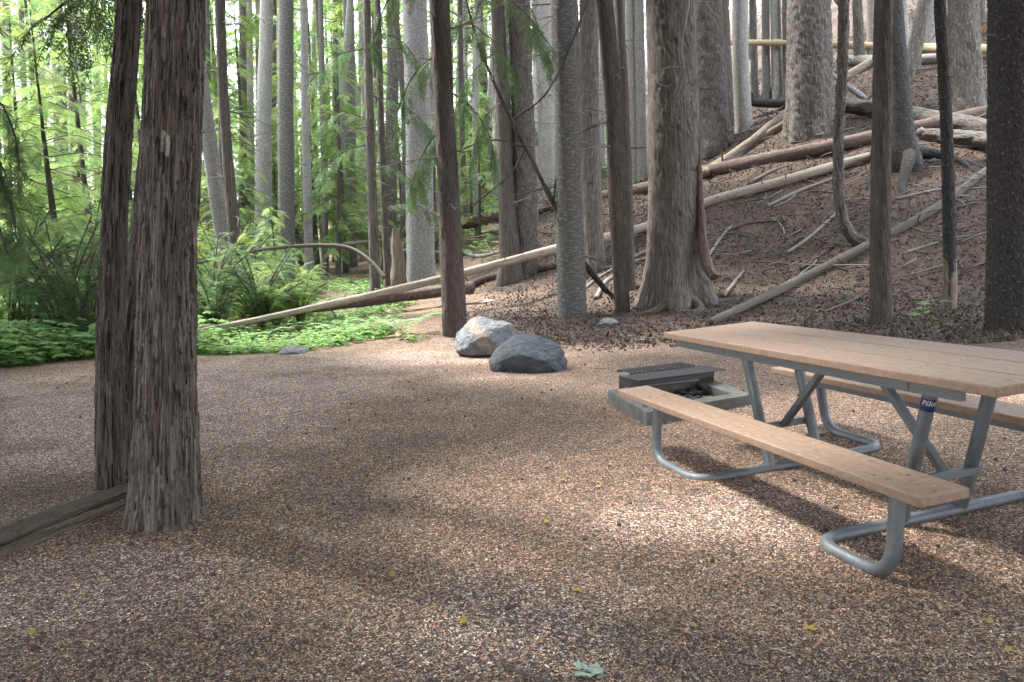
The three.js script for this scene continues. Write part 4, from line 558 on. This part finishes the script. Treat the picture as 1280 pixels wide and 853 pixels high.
{
  TB.name = numbered('picnic_table'); scene.add(TB); tag(TB, 'brown plank picnic table with attached benches on a grey steel tube frame', 'picnic table');
  const yaw = .2892, du = V(Math.sin(yaw), .02215, Math.cos(yaw)), dv = V(Math.cos(yaw), .0616, -Math.sin(yaw)), n = du.clone().cross(dv).normalize(); // u: along the boards, v: across, n: up
  const ey = n.y < 0 ? n.negate() : n, ez = du.clone().normalize(), ex = ey.clone().cross(ez).normalize(), ez2 = ex.clone().cross(ey);
  TB.matrixAutoUpdate = true; TB.quaternion.setFromRotationMatrix(new THREE.Matrix4().makeBasis(ex, ey, ez2)); TB.position.set(1.4018, 0, -5.263);
  // in the table's own axes: x across (towards the hill), y up, z along (towards the camera)
  const board = (name, x0, x1, z0, z1, yTop, th = .042, sub) => { const w = x1 - x0, l = z1 - z0, g = new RoundedBoxGeometry(w, th, l, 3, .008), P = g.attributes.position, uv = g.attributes.uv; for (let i = 0; i < P.count; i++) { const en = Math.abs(g.attributes.normal.getZ(i)) > .7; uv.setXY(i, ((en ? P.getY(i) : P.getZ(i)) + x0 * 3.1 + z0) / 1.3, (P.getX(i) + (en ? 0 : P.getY(i)) + x0 * 1.7) / .65); } const m = part(name, g, PLANK, TB); m.position.set((x0 + x1) / 2, yTop - th / 2, (z0 + z1) / 2); return m; };
  const L = 2.535, tw = .2275; for (let i = 0; i < 3; i++) board('table_plank', -.346 + i * .232, -.346 + i * .232 + tw, 0 + .003 * i, L, .78);
  board('bench_plank', -.706, -.484, -.01, L + .012, .434); board('bench_plank', .484, .706, -.01, L + .012, .434);
  const pipe = (name, pts, r, parent = TB) => { const P = pts.map(p => V(...p)), path = new THREE.CurvePath(); for (let i = 0; i < P.length - 1; i++) { // rounded corners
      const cut = k => (k <= 0 || k >= P.length - 1) ? 0 : Math.min(.15, P[k].distanceTo(P[k - 1]) * .48, P[k].distanceTo(P[k + 1]) * .48), a = P[i].clone().addScaledVector(P[i + 1].clone().sub(P[i]).normalize(), cut(i)), b = P[i + 1].clone().addScaledVector(P[i].clone().sub(P[i + 1]).normalize(), cut(i + 1)); path.add(new THREE.LineCurve3(a, b)); if (i + 1 < P.length - 1) { const c = P[i + 1].clone().addScaledVector(P[i + 2].clone().sub(P[i + 1]).normalize(), cut(i + 1)); path.add(new THREE.QuadraticBezierCurve3(b, P[i + 1].clone(), c)); } }
    const len = path.getLength(), g = new THREE.TubeGeometry(path, Math.ceil(len / .02), r, 20), uv = g.attributes.uv; for (let i = 0; i < uv.count; i++) uv.setXY(i, uv.getX(i) * len / .4, uv.getY(i) * .5); return part(name, g, GALV, parent); };
  const box = (name, a, b, w, h, mat = GALV) => { const A = V(...a), B = V(...b), d = B.clone().sub(A), m = part(name, new RoundedBoxGeometry(w, h, d.length(), 2, .004), mat, TB); m.position.copy(A).add(B).multiplyScalar(.5); m.quaternion.setFromUnitVectors(V(0, 0, 1), d.normalize()); return m; };
  const R = .03, zc = [.88, 1.88], out = [-1, 1], zp = [.36, 2.33];
  for (const k of [0, 1]) {
    const z = zc[k], q = zp[k], o = out[k];
    pipe('base_tube', [[-.6, .385, q], [-.64, R, q], [-.645, R, z], [.645, R, z], [.64, R, q], [.6, .385, q]], R);
    for (const s of [-1, 1]) { pipe('leg', [[s * .17, R + .01, z], [s * .17, .725, z + o * .2]], .03); box('seat_bracket', [s * .6 - .1, .385, q], [s * .6 + .1, .385, q], .06, .008); }
    box('leg_brace', [-.17, .25, z + o * .1], [.17, .25, z + o * .1], .04, .035);
    box('diagonal_brace', [0, .25, z + o * .085], [0, .725, 1.38 + o * .12], .04, .035);
    box('top_support', [-.33, .719, z + o * .2], [.33, .719, z + o * .2], .05, .036);
  }
  for (const s of [-1, 1]) { box('top_rail', [s * .31, .715, .12], [s * .31, .715, 2.36], .03, .044); box('seat_rail', [s * .54, .37, .35], [s * .54, .37, 2.4], .012, .04); }
  for (const z of zp) for (const x of [-.65, -.55, .55, .65]) { const m = part('bolt', new THREE.CylinderGeometry(.008, .009, .004, 10), GALV, TB); m.position.set(x, .435, z); }
  // the blue label wrapped round a leg
  const c = document.createElement('canvas'); c.width = 256; c.height = 128; const g = c.getContext('2d'); g.fillStyle = '#152a5c'; g.fillRect(0, 0, 256, 128); g.fillStyle = '#0e1d42'; g.fillRect(0, 92, 256, 36); g.fillStyle = '#b9b7a2'; g.font = 'italic bold 66px serif'; g.textAlign = 'center'; g.fillText('Pilot', 128, 66);
  const t = new THREE.CanvasTexture(c); t.colorSpace = THREE.SRGBColorSpace; const lb = part('label', new THREE.CylinderGeometry(.0312, .0312, .06, 24, 1, true, Math.PI * .95, Math.PI * 1.1), new THREE.MeshStandardMaterial({ map: t, roughness: .5, side: THREE.DoubleSide }), TB); const f = .84; lb.position.set(-.17, mix(.04, .725, f), 1.88 + .2 * f); lb.quaternion.setFromUnitVectors(YUP, V(0, .685, .2).normalize()); lb.rotateY(Math.PI * .5 - .7); lb.userData.label = 'blue maker label wrapped round the leg';
  TB.updateMatrixWorld(true);
  // litter on the boards
  const r = rng(31), Lf = new Leaves(); Lf.flat(V(-.5, 0, 0), V(.5, 0, 0), .3, YUP); const ng = Lf.build(), pl = []; for (let i = 0; i < 900; i++) { const top = r() < .62, x = top ? -.33 + .66 * r() : -.69 + .19 * r(), z = L * r(); if (top && Math.abs(Math.abs(x) - .116) < .012) continue; pl.push(new THREE.Matrix4().compose(V(x, (top ? .78 : .434) + .0015, z), new THREE.Quaternion().setFromEuler(new THREE.Euler((r() - .5) * .1, r() * 6.28, 0)), V(1, 1, 1).multiplyScalar(.005 + .014 * r() * r() + (r() < .07 ? .022 : 0)))); }
  const lm = many('needle_litter', ng, new THREE.MeshStandardMaterial({ color: 0xffffff, roughness: .9, side: THREE.DoubleSide }), pl.map(m => TB.matrixWorld.clone().multiply(m)), scene, () => { const k = r(); return k < .45 ? new THREE.Color().setRGB(.1, .07, .05) : k < .8 ? new THREE.Color().setRGB(.45, .36, .25) : new THREE.Color().setRGB(.5, .36, .1); }); lm.name = numbered('needle_litter'); tag(lm, 'dry needles scattered on the picnic table boards', 'needles');
}

// ---------------------------------------------------------------- fire ring
{
  const pl = (px, py, y) => { const r = dir(px, py); return at(px, py, (y - EYE) / r.y); };
  const g0 = hit(850, 500).y, hgt = .1, top = g0 + hgt, A = pl(760, 488, top), B = pl(808, 514, top), C = pl(941, 493, top), D = C.clone().add(A).sub(B), ctr = A.clone().add(B).add(C).add(D).multiplyScalar(.25);
  console.log('fire ring', [A, B, C, D].map(p => p.toArray().map(v => v.toFixed(2)).join()).join(' | '));
  const G = thing('fire_ring', 'low concrete fire ring with an ashy hollow behind the bench', 'fire ring'); G.position.set(ctr.x, g0, ctr.z);
  const CONC = new THREE.MeshStandardMaterial({ roughness: .95, map: tex(512, 512, (i, j) => { const n = fbm(i / 512 * 6, j / 512 * 6, 22, 5, 6, 6), s = noise(i * .5, j * .5, 33), mo = step(.2, .4, fbm(i / 512 * 4, j / 512 * 4, 77, 4, 4, 4)); return [.1, .097, .09].map((v, q) => srgb(mix(v * (1 + .5 * n + .25 * s), [.07, .065, .045][q], mo * .8))); }, true), bumpMap: tex(512, 512, (i, j) => { const v = .5 + .5 * fbm(i / 512 * 20, j / 512 * 20, 44, 4, 20, 20); return [v, v, v]; }), bumpScale: .014 });
  const Q = [A, B, C, D].map(p => new THREE.Vector2(p.x - ctr.x, -(p.z - ctr.z))), inset = k => Q.map(q => q.clone().multiplyScalar(k));
  // four concrete beams, mitred at the corners
  const inn = inset(.72); for (let i = 0; i < 4; i++) {
    const j = (i + 1) % 4, sh = new THREE.Shape([Q[i], Q[j], inn[j], inn[i]].map(q => q.clone())), q = new THREE.ExtrudeGeometry(sh, { depth: hgt + .12 - .02, bevelEnabled: true, bevelThickness: .01, bevelSize: .01, bevelOffset: -.011, bevelSegments: 2, steps: 3 }).rotateX(-Math.PI / 2); q.translate(0, -.11, 0); const P = q.attributes.position, uv = q.attributes.uv;
    for (let k = 0; k < P.count; k++) { const x = P.getX(k), y = P.getY(k), z = P.getZ(k); uv.setXY(k, x + y * .8, z + y * .6); P.setY(k, y + (y > 0 ? .012 * noise(x * 5, z * 5, 3) : 0)); } q.computeVertexNormals(); part('kerb', q, CONC, G);
  }
  const CHAR = new THREE.MeshStandardMaterial({ color: new THREE.Color().setRGB(.03, .028, .027), roughness: .95 });
  { const n = 40, P = [], C2 = [], I = [], q = inset(.74); for (let j = 0; j <= n; j++) for (let i = 0; i <= n; i++) { const a = q[0].clone().lerp(q[1], j / n), b = q[3].clone().lerp(q[2], j / n), p = a.lerp(b, i / n), f = fbm(p.x * 9, p.y * 9, 66, 3); P.push(p.x, .03 + .04 * fbm(p.x * 8, p.y * 8, 33, 4), -p.y); C2.push(...(f > .1 ? [.2, .185, .17] : [.06, .052, .048]).map(v => v * 4 * (1 + f))); if (i < n && j < n) { const k = j * (n + 1) + i; I.push(k, k + n + 1, k + 1, k + 1, k + n + 1, k + n + 2); } } const g = new THREE.BufferGeometry(); g.setAttribute('position', new THREE.Float32BufferAttribute(P, 3)); g.setAttribute('uv', new THREE.Float32BufferAttribute(P.flatMap((v, k) => k % 3 === 0 ? [v / 2.6, P[k + 2] / 2.6] : []), 2)); g.setAttribute('color', new THREE.Float32BufferAttribute(C2, 3)); g.setIndex(I); g.computeVertexNormals(); if (g.attributes.normal.getY(0) < 0) { g.index.array.reverse(); g.computeVertexNormals(); } part('ash_bed', g, new THREE.MeshStandardMaterial({ vertexColors: true, roughness: 1, map: litterMats.map }), G);
    const r = rng(8); for (let i = 0; i < 46; i++) { const c = new THREE.IcosahedronGeometry(.012 + .022 * r(), 1), K = c.attributes.position; for (let k = 0; k < K.count; k++) { const s = 1 + .5 * noise(K.getX(k) * 60 + i, K.getY(k) * 60, K.getZ(k) * 60); K.setXYZ(k, K.getX(k) * s * 1.4, K.getY(k) * s * .8, K.getZ(k) * s); } const m = part('charcoal', c, CHAR, G), p = q[0].clone().lerp(q[1], .12 + .76 * r()).lerp(q[3].clone().lerp(q[2], .12 + .76 * r()), .12 + .76 * r()); m.position.set(p.x, .045, -p.y); m.rotation.y = r() * 6; } }
  // steel grill standing in the ring
  const ys = top + .11, LF = pl(797, 476, ys), RF = pl(907, 462, ys), LB = pl(779, 468, ys), X = RF.clone().sub(LF).setY(0), w = X.length(); X.normalize(); const Z = X.clone().cross(YUP), dp = Math.min(.24, Math.abs(Z.dot(LF.clone().sub(LB)))); // Z: towards the bench
  console.log('grill', w.toFixed(2), dp.toFixed(2));
  const K = thing('fire_grate', 'black steel campfire grill with a flat shelf standing in the concrete ring', 'grill'), kc = LF.clone().add(RF).multiplyScalar(.5); K.position.set(kc.x, g0, kc.z); K.quaternion.setFromRotationMatrix(new THREE.Matrix4().makeBasis(X, YUP, Z));
  const STEEL = new THREE.MeshStandardMaterial({ roughness: .5, metalness: .45, map: tex(512, 512, (i, j) => { const n = fbm(i / 512 * 7, j / 512 * 7, 55, 5, 7, 7), s = noise(i * .7, j * .7, 11); return [.045, .045, .05].map((v, q) => srgb(mix(v * (1 + .4 * s), [.13, .1, .085][q], step(.1, .4, n) * .6))); }, true) });
  const plate = (name, a, b, c, x, y, z) => { const m = part(name, new RoundedBoxGeometry(a, b, c, 2, Math.min(a, b, c) * .3), STEEL, K); m.position.set(x, y, z); return m; };
  const h = ys - g0, xs = w / 2 - .1; for (const s of [-1, 1]) plate('side_plate', .008, h - .03, .34, s * xs, (h - .03) / 2 + .015, -.21);
  plate('shelf', w, .01, dp + .03, 0, h, -dp / 2); plate('shelf_lip', 2 * xs - .01, .055, .008, 0, h - .034, -.045); plate('back_plate', 2 * xs - .01, h - .1, .008, 0, (h - .1) / 2 + .02, -.385);
  for (let i = 0; i < 16; i++) plate('grate_bar', .009, .012, .2, -xs + .04 + i * (2 * xs - .08) / 15, h + .02, -dp - .11);
  for (const z of [-dp - .02, -dp - .2]) plate('grate_rail', 2 * xs - .04, .014, .014, 0, h + .009, z);
}
console.log('camp done');

// ---------------------------------------------------------------- litter on the ground
{
  const r = rng(2024), Lf = new Leaves(); Lf.lens(V(-.5, 0, 0), V(.5, .04, 0), .34, YUP); const chip = Lf.build(), Nd = new Leaves(); Nd.flat(V(-.5, 0, 0), V(.5, .03, 0), .1, YUP); const needle = Nd.build();
  const pal = [[.38, .315, .25], [.24, .175, .132], [.42, .36, .3], [.13, .1, .08], [.3, .285, .265], [.045, .036, .031], [.31, .205, .135], [.16, .136, .12], [.45, .41, .36], [.09, .068, .056]].map(c => new THREE.Color().setRGB(...c));
  const spread = (n, near, far, half) => { const out = []; while (out.length < n) { const d = near * Math.pow(far / near, r()), x = (r() * 2 - 1) * (.72 * d + .3); out.push([x, -d]); } return out; };
  const mats = (list, s0, s1, lift) => list.map(([x, z]) => new THREE.Matrix4().compose(onGround(x, z, lift + .004 * r()), new THREE.Quaternion().setFromEuler(new THREE.Euler((r() - .5) * .9, r() * 6.283, (r() - .5) * .9)), V(1, 1, 1).multiplyScalar(mix(s0, s1, r() * r()) * (1 + .06 * -z))));
  const fm = new THREE.MeshStandardMaterial({ roughness: .92, side: THREE.DoubleSide });
  const keep = ([x, z]) => !(-z > edgeDepth(x) + .3 && x < -.6) && slope(x, z) < .25 + .5 * r() && greyAt(x, z) * .75 < r();
  const a = many('chip_litter', chip, fm, mats(spread(250000, 1.4, 13).filter(keep), .005, .0125, .002), scene, () => pal[Math.floor(r() * pal.length)]); a.name = numbered('chip_litter'); tag(a, 'fine dry chips and cone scales covering the clearing', 'litter');
  const b = many('needle_litter', needle, fm, mats(spread(80000, 1.4, 18).filter(keep), .01, .028, .003), scene, () => pal[Math.floor(r() * pal.length)]); b.name = numbered('needle_litter'); tag(b, 'dry needles strewn over the clearing floor', 'needles');
  const twig = new THREE.CylinderGeometry(.004, .006, 1, 5, 3).rotateZ(Math.PI / 2), tp = twig.attributes.position; for (let i = 0; i < tp.count; i++) { const x = tp.getX(i); tp.setY(i, tp.getY(i) + .02 * Math.sin(x * 3)); tp.setZ(i, tp.getZ(i) + .025 * Math.cos(x * 4)); } twig.computeVertexNormals();
  const tw = []; for (let i = 0; i < 2600; i++) { const d = 12 + 16 * r(), x = -1 + r() * (.75 * d + 1), z = -d, s = .12 + .7 * r() * r(); tw.push(new THREE.Matrix4().compose(onGround(x, z, .02), new THREE.Quaternion().setFromEuler(new THREE.Euler(0, r() * 6.28, (r() - .5) * .7)), V(s, s * 1.3 + .6, s * 1.3 + .6))); }
  for (let i = 0; i < 700; i++) { const d = 12 + 14 * r(), x = .5 + r() * (.72 * d), s0 = ground(x, -d); if (s0 < .75) continue; const s = .4 + 1.1 * r() * r(); tw.push(new THREE.Matrix4().compose(onGround(x, -d, .05), new THREE.Quaternion().setFromEuler(new THREE.Euler(0, r() * 6.28, .45 * (r() - .3))), V(s, 1.6 + s, 1.6 + s))); }
  for (let i = 0; i < 260; i++) { const d = 2 + 9 * r(), x = (r() * 2 - 1) * .7 * d, s = .04 + .16 * r() * r(); if (!keep([x, -d])) continue; tw.push(new THREE.Matrix4().compose(onGround(x, -d, .004), new THREE.Quaternion().setFromEuler(new THREE.Euler(0, r() * 6.28, (r() - .5) * .1)), V(s, .35, .35))); }
  const tpal = [[.2, .15, .115], [.3, .26, .22], [.12, .085, .065], [.38, .34, .29], [.17, .11, .08]].map(c => new THREE.Color().setRGB(...c));
  const c = many('twig_litter', twig, new THREE.MeshStandardMaterial({ roughness: .9 }), tw, scene, () => tpal[Math.floor(r() * 5)].clone().multiplyScalar(.3 + .3 * r())); c.name = numbered('twig_litter'); tag(c, 'dead twigs littering the slope and the clearing', 'twigs');
  // bark and soil crumbs on the slope
  const cl = new THREE.IcosahedronGeometry(1, 0), cp = []; for (let i = 0; i < 62000; i++) { const d = 8 + 24 * Math.pow(r(), 1.2), x = -1 + r() * (.78 * d + 1); if (slope(x, -d) < .3 + .5 * r()) continue; const s = .008 + .022 * r() * r(); cp.push(new THREE.Matrix4().compose(onGround(x, -d, .004), new THREE.Quaternion().setFromEuler(new THREE.Euler(r() * 6, r() * 6, r() * 6)), V(s * 2.6, s * .5, s))); }
  const e = many('bark_crumbs', cl, new THREE.MeshStandardMaterial({ roughness: .95 }), cp, scene, () => tpal[[0, 2, 4][Math.floor(r() * 3)]].clone().multiplyScalar(.3 + .3 * r())); e.name = numbered('bark_crumbs'); tag(e, 'dark bark crumbs covering the slope', 'bark litter');
  // small cones
  const cone = new THREE.SphereGeometry(.0085, 8, 6).scale(1, .8, 1.3), cn = []; for (let i = 0; i < 200; i++) { const d = 1.6 + 8 * r(), x = (r() * 2 - 1) * .7 * d; if (!keep([x, -d])) continue; cn.push(M4(onGround(x, -d, .006), new THREE.Quaternion().setFromAxisAngle(YUP, r() * 6), .7 + .7 * r())); }
  const f = many('small_cones', cone, new THREE.MeshStandardMaterial({ color: new THREE.Color().setRGB(.07, .045, .035), roughness: .9 }), cn, scene); f.name = numbered('small_cones'); tag(f, 'tiny dark cones dropped over the clearing', 'cones');
  // yellow leaves
  const yl = new Leaves(); for (let j = 0; j < 3; j++) { const a2 = (j - 1) * .9; yl.lens(V(0, 0, 0), V(Math.cos(a2) * .045, .006, Math.sin(a2) * .045), .022, YUP); } const yg = yl.build(), ym = leafMat([.4, .28, .07], .2);
  [[107, 745], [440, 773], [452, 744], [541, 760], [583, 780], [667, 806], [720, 742], [1147, 743], [680, 655], [700, 602], [494, 722], [1255, 815], [1242, 782], [35, 795], [870, 785], [655, 672], [745, 610], [625, 600], [1010, 790]].forEach(([x, y]) => { const o = solo('fallen_leaf', yg, ym, 'small yellow leaf lying on the litter', 'leaf', 'yellow leaves on the ground'); o.position.copy(hit(x, y)); o.position.y += .012; o.rotation.y = r() * 6; o.scale.setScalar(.5 + .45 * r()); });
  // lichened twig and lichen tuft in the foreground
  const o = hit(625, 822), g = thing('lichened_twig', 'pale lichen-covered twig in the foreground litter', 'twig'); g.position.copy(o); part('stem', tube({ pts: [[625, 822], [632, 836], [655, 846], [690, 856]].map(q => hit(...q).sub(o).add(V(0, .008, 0))), rad: [.003, .004, .004, .004], kind: 'pale', radial: 8, ds: .006, rough: .3 }), BARK.pale.mat, g);
  const lt = new Leaves(); for (let i = 0; i < 60; i++) { const a3 = r() * 6.28, s = .01 + .03 * r(), p = V((r() - .5) * .07, .004 + .01 * r(), (r() - .5) * .05); lt.lens(p, p.clone().add(V(Math.cos(a3) * s, .008 * r(), Math.sin(a3) * s)), s * .5, YUP); } const lo = solo('lichen_tuft', lt.build(), new THREE.MeshStandardMaterial({ color: new THREE.Color().setRGB(.34, .4, .32), roughness: .95, side: THREE.DoubleSide }), 'pale green tuft of fallen lichen beside the lichened twig', 'lichen'); lo.position.copy(hit(738, 842));
}
console.log('litter done');
renderer.render(scene, camera);
